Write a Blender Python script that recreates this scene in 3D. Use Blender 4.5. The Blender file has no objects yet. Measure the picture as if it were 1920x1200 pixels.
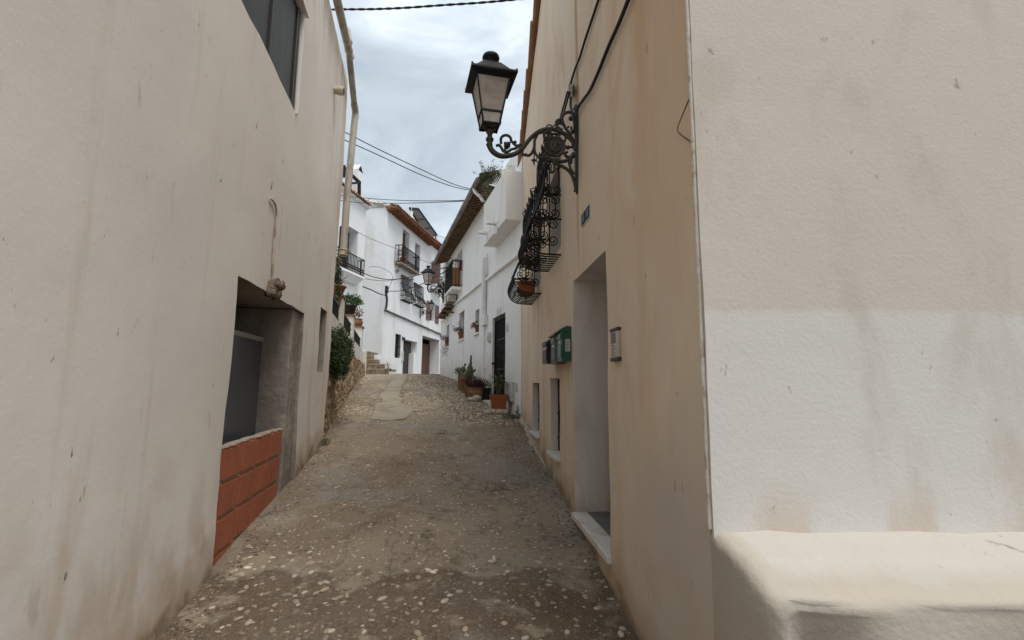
import bpy, bmesh, math, random
from mathutils import Vector, Matrix, noise
random.seed(7)
R = math.radians
C = bpy.context.scene.collection
EZ = 1.8                                   # eye height above the local datum
PITCH, ROLL, FOC = R(7.5), R(0.46), 900.0

# ------------------------------------------------------------------ survey helpers
CAMROT = Matrix.Rotation(R(90) + PITCH, 3, 'X') @ Matrix.Rotation(ROLL, 3, 'Z')
def ray(px, py):
    return CAMROT @ Vector(((px - 960) / FOC, -(py - 600) / FOC, -1))
def at(px, py, y):                          # point seen at px,py that lies y metres up the street
    d = ray(px, py); t = y / d.y
    return Vector((d.x * t, y, d.z * t + EZ))
class F:                                    # a vertical survey plane: origin, direction along it, normal
    def __init__(s, o, u, side):
        s.o = Vector(o).to_2d(); s.u = Vector(u).to_2d().normalized()
        s.n = Vector((-s.u.y, s.u.x)) if side == 'R' else Vector((s.u.y, -s.u.x))
        s.rt = -s.u if side == 'R' else s.u
    def P(s, a, o, z):
        q = s.o + s.u * a + s.n * o
        return Vector((q.x, q.y, z + EZ))
    def px(s, px, py, o=0.0):
        d = ray(px, py); O = s.o + s.n * o; u = s.u
        det = -d.x * u.y + u.x * d.y
        t = (-O.x * u.y + u.x * O.y) / det
        q = Vector((d.x * t, d.y * t)) - O
        return q.dot(u), d.z * t
    def W(s, px, py, o=0.0):
        a, z = s.px(px, py, o); return s.P(a, o, z)
def horiz(px):
    d = ray(px, 718 + .008 * (px - 960)); return Vector((d.x, d.y)).normalized()
def P2(px, py, y):
    d = ray(px, py); return Vector((d.x * y / d.y, y))

uT = horiz(875); TAN = F(Vector((uT.y, -uT.x)) * 1.0, uT, 'R')
WHT = F(P2(977, 718, 8.8), horiz(697), 'R')
uL = horiz(800); LEF = F(Vector((-uL.y, uL.x)) * 1.444, uL, 'L')
GAR = F(LEF.W(606, 824), horiz(728), 'L')
FAR = F(P2(714, 690, 28), horiz(1110), 'L')
HSE = F(P2(681, 500, 24), horiz(1130), 'L')

PROF = [(-30, -2.6), (-5, -1.95), (0, -1.74), (2, -1.56), (3, -1.44), (4, -1.28), (5.2, -1.17), (6.4, -.99), (7.1, -.87), (8.9, -.62),
        (10.9, -.38), (13, -.15), (15.3, .07), (18.4, .27), (20, .345), (24, .415), (28, .48), (39, .64), (60, .9), (200, 1.2)]
def prof(y):
    for (a, b), (c, d) in zip(PROF, PROF[1:]):
        if y <= c: return b + (d - b) * (max(y, a) - a) / (c - a)
    return PROF[-1][1]
def gz(x, y):
    z = sum(prof(y + k * .35) for k in (-2, -1, 0, 1, 2)) / 5
    z += .022 * noise.noise(Vector((x * .7, y * .5, 3))) + .008 * noise.noise(Vector((x * 3, y * 3, 8)))
    return z + EZ
def gpx(px, py):                            # ground point seen at px,py
    d = ray(px, py); t = 1.0
    while t < 60:
        if d.z * t + EZ <= gz(d.x * t, d.y * t): break
        t += .02
    return Vector((d.x * t, d.y * t))

# ------------------------------------------------------------------ materials
def N(nt, t, **kw):
    n = nt.nodes.new(t)
    for k, v in kw.items():
        if k.startswith('i_'):
            k = k[2:]; n.inputs[int(k) if k.isdigit() else k.replace('_', ' ')].default_value = v
        else: setattr(n, k, v)
    return n
def c4(c): return (c[0], c[1], c[2], 1)
def newmat(name):
    m = bpy.data.materials.new(name); m.use_nodes = True
    nt = m.node_tree; b = nt.nodes['Principled BSDF']
    return m, nt, b
def M(name, base, layers=(), rough=.85, bump=(), metal=0, attr=None, spec=.3, trans=0, alpha=1):
    """base colour with noise-masked layers of real stains/patches; world-position based"""
    m, nt, b = newmat(name); L = nt.links.new
    pos = N(nt, 'ShaderNodeNewGeometry').outputs['Position']
    sep = N(nt, 'ShaderNodeSeparateXYZ'); L(pos, sep.inputs[0])
    if attr:
        a = N(nt, 'ShaderNodeAttribute', attribute_name=attr); col = a.outputs['Color']
    else:
        r = N(nt, 'ShaderNodeRGB'); r.outputs[0].default_value = c4(base); col = r.outputs[0]
    for ly in layers:
        mp = N(nt, 'ShaderNodeMapping'); L(pos, mp.inputs[0])
        sc = ly.get('sc', 2); mp.inputs['Scale'].default_value = sc if isinstance(sc, tuple) else (sc,) * 3
        mp.inputs['Location'].default_value = ly.get('off', (0, 0, 0))
        if ly.get('vor'):
            t = N(nt, 'ShaderNodeTexVoronoi', feature=ly['vor']); t.inputs['Scale'].default_value = 1
            L(mp.outputs[0], t.inputs[0]); fac = t.outputs['Distance']
        else:
            t = N(nt, 'ShaderNodeTexNoise'); t.inputs['Scale'].default_value = 1
            t.inputs['Detail'].default_value = ly.get('det', 5); t.inputs['Roughness'].default_value = ly.get('ro', .6)
            t.inputs['Distortion'].default_value = ly.get('dis', .3)
            L(mp.outputs[0], t.inputs[0]); fac = t.outputs['Fac']
        mr = N(nt, 'ShaderNodeMapRange', interpolation_type='SMOOTHSTEP'); L(fac, mr.inputs[0])
        mr.inputs[1].default_value = ly.get('lo', .45); mr.inputs[2].default_value = ly.get('hi', .65)
        mr.inputs[4].default_value = ly.get('amt', 1)
        if 'band' in ly:
            bc, bw = ly['band']; sb = N(nt, 'ShaderNodeMath', operation='SUBTRACT'); L(fac, sb.inputs[0]); sb.inputs[1].default_value = bc
            ab = N(nt, 'ShaderNodeMath', operation='ABSOLUTE'); L(sb.outputs[0], ab.inputs[0])
            mr = N(nt, 'ShaderNodeMapRange'); L(ab.outputs[0], mr.inputs[0]); mr.inputs[1].default_value = 0; mr.inputs[2].default_value = bw; mr.inputs[3].default_value = ly.get('amt', 1); mr.inputs[4].default_value = 0
        mask = mr.outputs[0]
        if 'zy' in ly:
            zk, z0_, z1_ = ly['zy']; m1 = N(nt, 'ShaderNodeMath', operation='MULTIPLY_ADD'); L(sep.outputs[1], m1.inputs[0]); m1.inputs[1].default_value = -zk; L(sep.outputs[2], m1.inputs[2])
            wt = N(nt, 'ShaderNodeTexNoise'); wt.inputs['Scale'].default_value = 3.5; wt.inputs['Detail'].default_value = 6; L(pos, wt.inputs[0])
            m2 = N(nt, 'ShaderNodeMath', operation='MULTIPLY_ADD'); L(wt.outputs['Fac'], m2.inputs[0]); m2.inputs[1].default_value = .5; L(m1.outputs[0], m2.inputs[2])
            q = N(nt, 'ShaderNodeMapRange'); L(m2.outputs[0], q.inputs[0]); q.inputs[1].default_value = z0_ + .25; q.inputs[2].default_value = z1_ + .25
            mu = N(nt, 'ShaderNodeMath', operation='MULTIPLY'); L(mask, mu.inputs[0]); L(q.outputs[0], mu.inputs[1]); mask = mu.outputs[0]
        if 'lin' in ly:
            la, lb, l0, l1 = ly['lin']; m1 = N(nt, 'ShaderNodeMath', operation='MULTIPLY'); L(sep.outputs[0], m1.inputs[0]); m1.inputs[1].default_value = la
            m2 = N(nt, 'ShaderNodeMath', operation='MULTIPLY_ADD'); L(sep.outputs[1], m2.inputs[0]); m2.inputs[1].default_value = lb; L(m1.outputs[0], m2.inputs[2])
            q = N(nt, 'ShaderNodeMapRange'); L(m2.outputs[0], q.inputs[0]); q.inputs[1].default_value = l0; q.inputs[2].default_value = l1
            mu = N(nt, 'ShaderNodeMath', operation='MULTIPLY'); L(mask, mu.inputs[0]); L(q.outputs[0], mu.inputs[1]); mask = mu.outputs[0]
        for ax, i in (('x', 0), ('y', 1), ('z', 2)):
            if ax in ly:
                lo, hi = ly[ax]
                src = sep.outputs[i]
                w = ly.get('wob', 0)
                if w:
                    wt = N(nt, 'ShaderNodeTexNoise'); wt.inputs['Scale'].default_value = ly.get('wsc', 2.5); wt.inputs['Detail'].default_value = 4
                    L(pos, wt.inputs[0])
                    ma = N(nt, 'ShaderNodeMath', operation='MULTIPLY_ADD'); L(wt.outputs['Fac'], ma.inputs[0])
                    ma.inputs[1].default_value = w * 2; L(src, ma.inputs[2])
                    mb_ = N(nt, 'ShaderNodeMath', operation='SUBTRACT'); L(ma.outputs[0], mb_.inputs[0]); mb_.inputs[1].default_value = w
                    src = mb_.outputs[0]
                q = N(nt, 'ShaderNodeMapRange'); L(src, q.inputs[0]); q.inputs[1].default_value = lo; q.inputs[2].default_value = hi
                mu = N(nt, 'ShaderNodeMath', operation='MULTIPLY'); L(mask, mu.inputs[0]); L(q.outputs[0], mu.inputs[1]); mask = mu.outputs[0]
        mx = N(nt, 'ShaderNodeMix', data_type='RGBA'); L(mask, mx.inputs[0]); L(col, mx.inputs[6]); mx.inputs[7].default_value = c4(ly['col'])
        col = mx.outputs[2]
    L(col, b.inputs['Base Color'])
    prev = None
    for sc, st, di in bump:
        mp = N(nt, 'ShaderNodeMapping'); L(pos, mp.inputs[0]); mp.inputs['Scale'].default_value = sc if isinstance(sc, tuple) else (sc,) * 3
        t = N(nt, 'ShaderNodeTexNoise'); t.inputs['Scale'].default_value = 1; t.inputs['Detail'].default_value = 4
        L(mp.outputs[0], t.inputs[0])
        bp = N(nt, 'ShaderNodeBump'); bp.inputs['Strength'].default_value = st; bp.inputs['Distance'].default_value = di
        L(t.outputs['Fac'], bp.inputs['Height'])
        if prev: L(prev, bp.inputs['Normal'])
        prev = bp.outputs[0]
    if prev: L(prev, b.inputs['Normal'])
    b.inputs['Roughness'].default_value = rough; b.inputs['Metallic'].default_value = metal
    b.inputs['Specular IOR Level'].default_value = spec
    if trans: b.inputs['Transmission Weight'].default_value = trans
    return m

PB = ((5, .12, .03), (55, .3, .005), (200, .2, .002))
tan_m = M('tan_plaster', (0.690, 0.554, 0.419), (
    dict(col=(0.720, 0.626, 0.508), sc=(.9, .9, .45), lo=.42, hi=.66, amt=.8),
    dict(col=(0.591, 0.394, 0.232), sc=(1.5, 1.5, .55), lo=.48, hi=.72, amt=.6, dis=1.5),
    dict(col=(0.552, 0.346, 0.188), sc=(4, 4, .6), lo=.58, hi=.75, amt=.35, dis=1.5, off=(3, 1, 0)),
    dict(col=(0.571, 0.379, 0.227), sc=(1.6, 1.6, .5), lo=.25, hi=.5, amt=.75, y=(2.95, 2.75), wob=.35, wsc=.8, z=(2.0, 4.0)),
    dict(col=(0.720, 0.641, 0.532), sc=(1.6, 1.6, 1.1), lo=.56, hi=.70, amt=.5, off=(7, 2, 5)),
    dict(col=(0.621, 0.552, 0.463), sc=(1.2, 1.2, .8), lo=.35, hi=.55, amt=.8, z=(2.6, 1.2), y=(5.5, 2.5), wob=.3, wsc=1.2),
    dict(col=(0.523, 0.473, 0.404), sc=(1.5, 1.5, 1.0), lo=-1, hi=0, amt=1, z=(1.75, 1.2), y=(3.2, 2.45), wob=.3, wsc=1.5),
    dict(col=(0.571, 0.478, 0.370), sc=(2.2, 2.2, 1.5), lo=.40, hi=.62, amt=.7, z=(1.5, .4), wob=.2),
    dict(col=(0.513, 0.355, 0.217), sc=(3, 3, 2), lo=.42, hi=.6, amt=.75, z=(1.0, .45), wob=.25),
    dict(col=(0.394, 0.247, 0.123), sc=(6, 6, 1), lo=.2, hi=.5, amt=.8, y=(4.21, 4.26), lin=(0, 1, 4.38, 4.31), z=(2.75, 3.5)),
    dict(col=(0.463, 0.316, 0.188), sc=(7, 7, .5), lo=.48, hi=.70, amt=.5, dis=1.2, y=(4.5, 4.6), lin=(0, 1, 5.5, 5.4), z=(2.04, 1.98)),
    dict(col=(0.414, 0.305, 0.207), sc=(6, 6, .4), lo=.50, hi=.72, amt=.45, dis=1.2, y=(5.0, 5.1), lin=(0, 1, 7.6, 7.4), z=(3.25, 3.1)),
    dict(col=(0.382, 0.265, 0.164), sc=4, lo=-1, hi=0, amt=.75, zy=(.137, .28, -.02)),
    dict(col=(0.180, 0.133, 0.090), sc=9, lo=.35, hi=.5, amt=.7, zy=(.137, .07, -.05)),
    dict(col=(0.247, 0.197, 0.148), sc=(14, 14, 5), lo=.67, hi=.74, amt=.7)), bump=PB)
reveal_m = M('grey_white_plaster', (.66, .62, .57), (
    dict(col=(.50, .45, .39), sc=(2, 2, .7), lo=.45, hi=.7), dict(col=(.42, .35, .27), sc=(4, 4, 2), lo=.5, hi=.7, z=(1.2, .6), wob=.2),
    dict(col=(.3, .26, .22), sc=(18, 18, 7), lo=.68, hi=.76, amt=.5)), bump=PB)
end_m = M('end_wall_plaster', (0.651, 0.625, 0.585), (
    dict(col=(0.581, 0.524, 0.458), sc=2, lo=-1, hi=0, amt=.8, z=(2.10, 2.13), wob=.03, wsc=6),
    dict(col=(0.510, 0.440, 0.370), sc=(2.2, 2.2, 1.0), lo=.50, hi=.68, amt=.55),
    dict(col=(0.546, 0.440, 0.334), sc=(3, 3, 2), lo=.45, hi=.6, amt=.6, z=(1.42, 1.2), wob=.06),
    dict(col=(0.290, 0.246, 0.211), sc=(16, 16, 9), lo=.68, hi=.75, amt=.7)), bump=((6, .12, .025), (60, .3, .005), (190, .2, .002)))
bench_m = M('bench_render', (0.437, 0.395, 0.336), (
    dict(col=(0.462, 0.403, 0.336), sc=3, lo=.45, hi=.65, amt=.6),
    dict(col=(0.336, 0.277, 0.218), sc=3, lo=.4, hi=.6, amt=.6, z=(.9, .2), wob=.2),
    dict(col=(0.487, 0.462, 0.420), sc=(4, 9, 6), lo=.28, hi=.40, x=(.88, .93), z=(1.13, 1.18), wob=.03, wsc=9),
    dict(col=(0.185, 0.151, 0.122), sc=(12, 3, 7), lo=.66, hi=.72, amt=.7),
    dict(col=(0.218, 0.185, 0.155), sc=(16, 16, 10), lo=.68, hi=.75, amt=.6)), bump=((10, .3, .02), (45, .35, .008), (160, .25, .002)))
bead_m = M('corner_bead_paint', (.62, .57, .50), (dict(col=(.42, .34, .26), sc=(30, 30, 9), lo=.52, hi=.62),), bump=((40, .5, .01),))
left_m = M('left_house_plaster', (0.701, 0.648, 0.598), (
    dict(col=(0.760, 0.708, 0.641), sc=(.7, .7, .5), lo=.40, hi=.66, amt=.8),
    dict(col=(0.570, 0.461, 0.347), sc=(3.4, 3.4, .22), lo=.56, hi=.76, amt=.55, dis=.6),
    dict(col=(0.570, 0.451, 0.328), sc=(4, 4, .4), lo=.42, hi=.62, amt=.6, y=(6.2, 7.1), wob=.3),
    dict(col=(0.532, 0.418, 0.304), sc=(7, 7, .5), lo=.45, hi=.65, amt=.7, z=(5.6, 6.6), wob=.3),
    dict(col=(0.513, 0.408, 0.299), sc=(3, 3, 1.4), lo=.42, hi=.64, amt=.65, z=(1.5, .7), wob=.3),
    dict(col=(0.475, 0.389, 0.304), sc=(6, 6, 2.5), lo=.62, hi=.72, amt=.5, off=(4, 2, 7), det=7),
    dict(col=(0.190, 0.152, 0.114), sc=(9, 9, 3.2), lo=.695, hi=.73, amt=.85),
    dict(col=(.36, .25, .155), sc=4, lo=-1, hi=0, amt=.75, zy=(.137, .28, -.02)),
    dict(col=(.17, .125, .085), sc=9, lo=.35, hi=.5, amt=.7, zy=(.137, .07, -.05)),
    dict(col=(0.152, 0.114, 0.085), sc=(26, 26, 10), lo=.70, hi=.74, amt=.8)), bump=((5, .10, .03), (45, .14, .005), (170, .2, .002)))
white_m = M('white_limewash', (.80, .80, .79), (
    dict(col=(.72, .70, .66), sc=(1.2, 1.2, .4), lo=.48, hi=.7, amt=.6),
    dict(col=(.60, .53, .43), sc=(3, 3, .30), lo=.56, hi=.74, amt=.6),
    dict(col=(.52, .42, .29), sc=(2.2, 2.2, 1), lo=.35, hi=.6, amt=.75, y=(9, 11), z=(2.55, 1.7), wob=.25),
    dict(col=(.35, .31, .27), sc=(14, 14, 5), lo=.70, hi=.76, amt=.4)), bump=((5, .35, .05), (30, .3, .012)))
whitecl_m = M('white_paint_smooth', (.80, .79, .77), (dict(col=(.64, .60, .54), sc=(3, 3, 1), lo=.5, hi=.7, amt=.7),), bump=((25, .3, .01),))
far_m = M('far_white_plaster', (.80, .81, .82), (
    dict(col=(.74, .73, .70), sc=(.6, .6, .3), lo=.48, hi=.68, amt=.7), dict(col=(.60, .57, .51), sc=(1.4, 1.4, .15), lo=.55, hi=.72, amt=.5)), bump=((3, .3, .05),))
garden_m = M('garden_wall_limewash', (.66, .63, .58), (
    dict(col=(.52, .46, .38), sc=(1.8, 1.8, .5), lo=.48, hi=.7, amt=.7), dict(col=(.25, .21, .17), sc=(9, 9, 3), lo=.68, hi=.74, amt=.6)), bump=((8, .4, .03),))
conc_m = M('bare_concrete', (.31, .275, .235), (
    dict(col=(.22, .185, .155), sc=(2.5, 2.5, .9), lo=.45, hi=.65), dict(col=(.40, .36, .31), sc=(4, 4, 2), lo=.55, hi=.7, amt=.6),
    dict(col=(.12, .10, .08), sc=(10, 10, 6), lo=.68, hi=.73, amt=.8)), bump=((12, .5, .03), (70, .4, .006)))
marble_m = M('worn_white_marble', (.66, .63, .58), (dict(col=(.45, .39, .32), sc=(7, 7, 7), lo=.5, hi=.68, amt=.8),), rough=.5, bump=((40, .2, .004),))
tile_m = M('grey_floor_tile', (.12, .125, .13), (dict(col=(.22, .21, .20), sc=6, lo=.5, hi=.7),), rough=.4, bump=((30, .2, .003),))
iron_m = M('black_iron', (.012, .011, .010), (dict(col=(.045, .028, .018), sc=30, lo=.55, hi=.72, amt=.6),), rough=.6, spec=.22, bump=((90, .3, .002),))
lampiron_m = M('bronze_black_cast_iron', (.030, .028, .021), (dict(col=(.062, .053, .034), sc=22, lo=.45, hi=.68, amt=.8), dict(col=(.022, .022, .022), sc=9, lo=.55, hi=.7)), rough=.5, spec=.45, bump=((70, .35, .003),))
lampblk_m = M('black_lantern_paint', (.012, .013, .015), (dict(col=(.06, .058, .055), sc=(14, 14, 30), lo=.58, hi=.72, amt=.35),), rough=.5, spec=.25)
lampglass_m = M('dusty_lantern_glass', (.46, .40, .35), (dict(col=(.34, .29, .25), sc=(5, 5, 9), lo=.4, hi=.7),), rough=.45, spec=.4)
lampbacklit_m = M('painted_backlit_glass', (.62, .60, .55), (dict(col=(.45, .42, .36), sc=(12, 12, 3), lo=.4, hi=.7),), rough=.35)  # paler colour paints in daylight passing through the lower panes
terra_m = M('terracotta', (.33, .135, .065), (dict(col=(.22, .09, .05), sc=9, lo=.48, hi=.66), dict(col=(.45, .30, .2), sc=(16, 16, 9), lo=.62, hi=.75, amt=.5)), bump=((40, .3, .004),))
terraold_m = M('weathered_clay', (.25, .125, .065), (dict(col=(.18, .10, .06), sc=8, lo=.45, hi=.65), dict(col=(.42, .32, .22), sc=12, lo=.60, hi=.72, amt=.6)), bump=((40, .4, .005),))
claypl_m = M('orange_plastic_pot', (.33, .095, .035), (dict(col=(.25, .075, .035), sc=6, lo=.5, hi=.7),), rough=.5, bump=((20, .1, .003),))
rooft_m = M('clay_roof_tile', (.34, .165, .085), (dict(col=(.22, .11, .065), sc=5, lo=.45, hi=.62), dict(col=(.48, .36, .25), sc=9, lo=.6, hi=.72, amt=.7), dict(col=(.12, .10, .08), sc=13, lo=.62, hi=.7, amt=.8)), bump=((20, .4, .01),))
whitet_m = M('limewashed_roof_tile', (.66, .64, .60), (dict(col=(.28, .25, .21), sc=7, lo=.52, hi=.62, amt=.9),), bump=((20, .5, .02),))
soffit_m = M('brown_timber_eave', (.26, .105, .05), (dict(col=(.15, .065, .035), sc=(5, 1.5, 9), lo=.45, hi=.62), dict(col=(.33, .16, .08), sc=14, lo=.58, hi=.7, amt=.7)), bump=((18, .6, .02),))
cane_m = M('cane_ceiling', (.20, .125, .065), (dict(col=(.085, .05, .028), sc=(22, 6, 22), lo=.46, hi=.58), dict(col=(.34, .24, .13), sc=(30, 9, 30), lo=.56, hi=.68, amt=.8)), bump=((30, .9, .03),))
gutter_m = M('weathered_gutter', (.20, .175, .145), (dict(col=(.11, .09, .07), sc=(3, 1, 3), lo=.45, hi=.66), dict(col=(.30, .27, .23), sc=6, lo=.6, hi=.7, amt=.6)), rough=.6)
pvc_m = M('grey_pvc', (.40, .37, .32), (dict(col=(.28, .235, .18), sc=(7, 7, 2), lo=.5, hi=.66), dict(col=(.5, .48, .44), sc=(5, 5, 1.2), lo=.6, hi=.72, amt=.6)), rough=.55)
pvcb_m = M('beige_pvc', (.52, .44, .33), (dict(col=(.30, .22, .14), sc=12, lo=.55, hi=.7),), rough=.6)
cable_m = M('black_cable', (.018, .018, .02), rough=.6)
greyc_m = M('grey_cable', (.16, .155, .15), (dict(col=(.3, .28, .26), sc=4, lo=.5, hi=.7),), rough=.7)
dark_m = M('dark_interior', (.012, .011, .010), rough=.9)
woodd_m = M('dark_door_wood', (.055, .042, .036), (dict(col=(.09, .07, .06), sc=(8, 8, 2), lo=.45, hi=.65),), rough=.6, bump=((30, .2, .01),))
woodb_m = M('brown_garage_wood', (.13, .062, .034), (dict(col=(.09, .04, .024), sc=(7, 7, .6), lo=.45, hi=.62),), rough=.6)
shut_m = M('faded_red_shutter', (.24, .15, .145), (dict(col=(.17, .10, .095), sc=(2, 2, 9), lo=.4, hi=.6),), rough=.7)
blind_m = M('brown_window_blind', (.030, .026, .022), (dict(col=(.045, .039, .034), sc=(9, 9, .4), lo=.45, hi=.65),), rough=.55)
glassd_m = M('dark_window_glass', (.02, .022, .025), rough=.08, spec=.5)
brick_m = None
gmail_m = M('green_enamel', (.010, .075, .048), (dict(col=(.02, .10, .07), sc=9, lo=.5, hi=.7),), rough=.35, spec=.5)
gmaild_m = M('grey_enamel', (.11, .115, .112), (dict(col=(.17, .17, .165), sc=9, lo=.5, hi=.7),), rough=.4)
bmail_m = M('black_enamel', (.012, .012, .014), rough=.4)
label_m = M('white_sticker', (.62, .62, .60), rough=.5)
ink_m = M('sticker_ink', (.05, .055, .055), rough=.6)
steel_m = M('brushed_aluminium', (.52, .49, .44), (dict(col=(.42, .39, .34), sc=(20, 20, 3), lo=.4, hi=.7),), rough=.42, metal=.6)
bluet_m = M('blue_glazed_tile', (.016, .035, .07), (dict(col=(.03, .055, .10), sc=30, lo=.45, hi=.7),), rough=.6, spec=.08)
tilew_m = M('white_tile_glaze', (.55, .54, .50), rough=.6, spec=.1)
plate_m = M('white_ceramic_plate', (.62, .62, .60), (dict(col=(.45, .45, .44), sc=40, lo=.5, hi=.65, amt=.6),), rough=.35)
meter_m = M('white_meter_box', (.60, .60, .58), (dict(col=(.48, .46, .43), sc=5, lo=.5, hi=.7),), rough=.5)
leaf_m = M('leaf', (.05, .09, .03), attr='Col', rough=.55, spec=.35)
stone_m = M('rubble_stone', (.25, .18, .11), (dict(col=(.14, .095, .055), sc=14, lo=.5, hi=.68, amt=.7), dict(col=(.36, .29, .2), sc=22, lo=.6, hi=.7, amt=.5)), attr='Col', bump=((30, .8, .02), (90, .5, .006)))
pebble_m = M('river_pebble', (.4, .35, .28), (dict(col=(.2, .165, .125), sc=40, lo=.5, hi=.7, amt=.6),), attr='Col', rough=.7)
boulder_m = M('pale_river_stone', (.46, .41, .34), (dict(col=(.34, .28, .21), sc=9, lo=.5, hi=.68), dict(col=(.22, .18, .14), sc=30, lo=.62, hi=.7, amt=.5)), bump=((25, .3, .01),))
step_m = M('stair_stone', (.20, .15, .10), (dict(col=(.29, .24, .175), sc=4, lo=.48, hi=.62), dict(col=(.17, .12, .075), sc=7, lo=.52, hi=.64)), bump=((14, .7, .04),))
strip_m = M('light_concrete_strip', (.30, .255, .195), (dict(col=(.22, .185, .14), sc=2.2, lo=.45, hi=.65), dict(col=(.37, .32, .25), sc=7, lo=.55, hi=.7, amt=.6)), bump=((25, .4, .012),))
timber_m = M('dark_pergola_timber', (.022, .019, .018), rough=.7)
reed_m = M('grey_reed_screen', (.10, .095, .095), (dict(col=(.05, .045, .045), sc=(9, 30, 9), lo=.4, hi=.6), dict(col=(.2, .19, .19), sc=(8, 40, 8), lo=.6, hi=.7)), bump=((30, .6, .02),))
woodpale_m = M('orange_wood_panel', (.34, .155, .055), (dict(col=(.22, .09, .035), sc=(14, 14, 1.5), lo=.45, hi=.62),), rough=.6)
cloth_m = M('dark_red_cloth', (.20, .012, .025), rough=.9)
acw_m = M('air_conditioner_white', (.50, .48, .43), (dict(col=(.34, .31, .26), sc=5, lo=.5, hi=.7),), rough=.5)
rust_m = M('rusty_bracket', (.13, .09, .055), (dict(col=(.22, .14, .07), sc=14, lo=.5, hi=.65),), rough=.8)
street_m = M('street_concrete', (0.259, 0.209, 0.158), (
    dict(col=(0.192, 0.146, 0.103), sc=.55, lo=.42, hi=.60, amt=.8),
    dict(col=(0.243, 0.217, 0.187), sc=.8, lo=.50, hi=.62, amt=.8, off=(5, 3, 0)),
    dict(col=(0.340, 0.285, 0.208), sc=(.9, .6, 1), lo=.54, hi=.66, amt=.55, off=(9, 4, 0), det=8),
    dict(col=(0.123, 0.090, 0.064), sc=1.1, lo=-1, hi=0, amt=.85, y=(3.62, 3.56), wob=.55, wsc=1.6),
    dict(col=(0.221, 0.205, 0.178), sc=(1.6, 1.6, .9), lo=.3, hi=.5, amt=.85, x=(-.40, -.22), y=(3.1, 2.9), wob=.45, wsc=1.5),
    dict(col=(0.123, 0.089, 0.062), sc=1.1, lo=-1, hi=0, amt=.9, x=(.02, .12), y=(3.5, 3.4), wob=.45, wsc=1.5),
    dict(col=(0.115, 0.082, 0.056), sc=(2.2, 1.6, 1), lo=.46, hi=.6, amt=.7, y=(3.8, 3.5), wob=.4, det=8),
    dict(col=(0.110, 0.085, 0.060), sc=2, lo=-1, hi=0, amt=.85, lin=(1, .283, 1.35, 1.6), y=(8.3, 8.7), wob=.4),
    dict(col=(0.085, 0.061, 0.041), sc=(1.3, 1.0, 1), lo=.58, hi=.66, amt=.8, off=(2, 9, 0), det=9, ro=.75),
    dict(col=(0.110, 0.082, 0.055), sc=(3.0, 2.2, 1), lo=.56, hi=.66, amt=.75, off=(8, 1, 0), det=10, ro=.8),
    dict(col=(0.051, 0.038, 0.028), sc=(.8, .7, 1), band=(.5, .010), amt=.55, off=(1, 5, 0), det=9, ro=.65),
    dict(col=(0.060, 0.044, 0.031), sc=(1.4, 1.1, 1), band=(.46, .007), amt=.4, off=(6, 2, 0), det=9, ro=.65),
    dict(col=(0.323, 0.268, 0.200), sc=3, lo=.56, hi=.68, amt=.6, off=(1, 7, 0), det=8),
    dict(col=(0.085, 0.068, 0.051), sc=22, lo=.58, hi=.70, amt=.6, det=8),
    dict(col=(0.358, 0.302, 0.230), sc=38, lo=.58, hi=.68, amt=.5),
    dict(col=(0.391, 0.340, 0.273), sc=75, lo=.60, hi=.68, amt=.6)), rough=.95, spec=.12,
    bump=((3, .4, .06), (24, .8, .025), (110, .7, .008)))

# brick with mortar for the infill under the opening
def brick_mat():
    m, nt, b = newmat('hollow_red_brick'); L = nt.links.new
    pos = N(nt, 'ShaderNodeNewGeometry').outputs['Position']
    t = N(nt, 'ShaderNodeTexNoise'); t.inputs['Scale'].default_value = 5; t.inputs['Detail'].default_value = 6; L(pos, t.inputs[0])
    r = N(nt, 'ShaderNodeMix', data_type='RGBA'); L(t.outputs['Fac'], r.inputs[0]); r.inputs[6].default_value = (.42, .135, .062, 1); r.inputs[7].default_value = (.27, .08, .04, 1)
    L(r.outputs[2], b.inputs['Base Color']); b.inputs['Roughness'].default_value = .85
    bp = N(nt, 'ShaderNodeBump'); bp.inputs['Strength'].default_value = .4; bp.inputs['Distance'].default_value = .01
    t2 = N(nt, 'ShaderNodeTexNoise'); t2.inputs['Scale'].default_value = 60; L(pos, t2.inputs[0]); L(t2.outputs['Fac'], bp.inputs['Height']); L(bp.outputs[0], b.inputs['Normal'])
    return m
brick_m = brick_mat()

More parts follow.
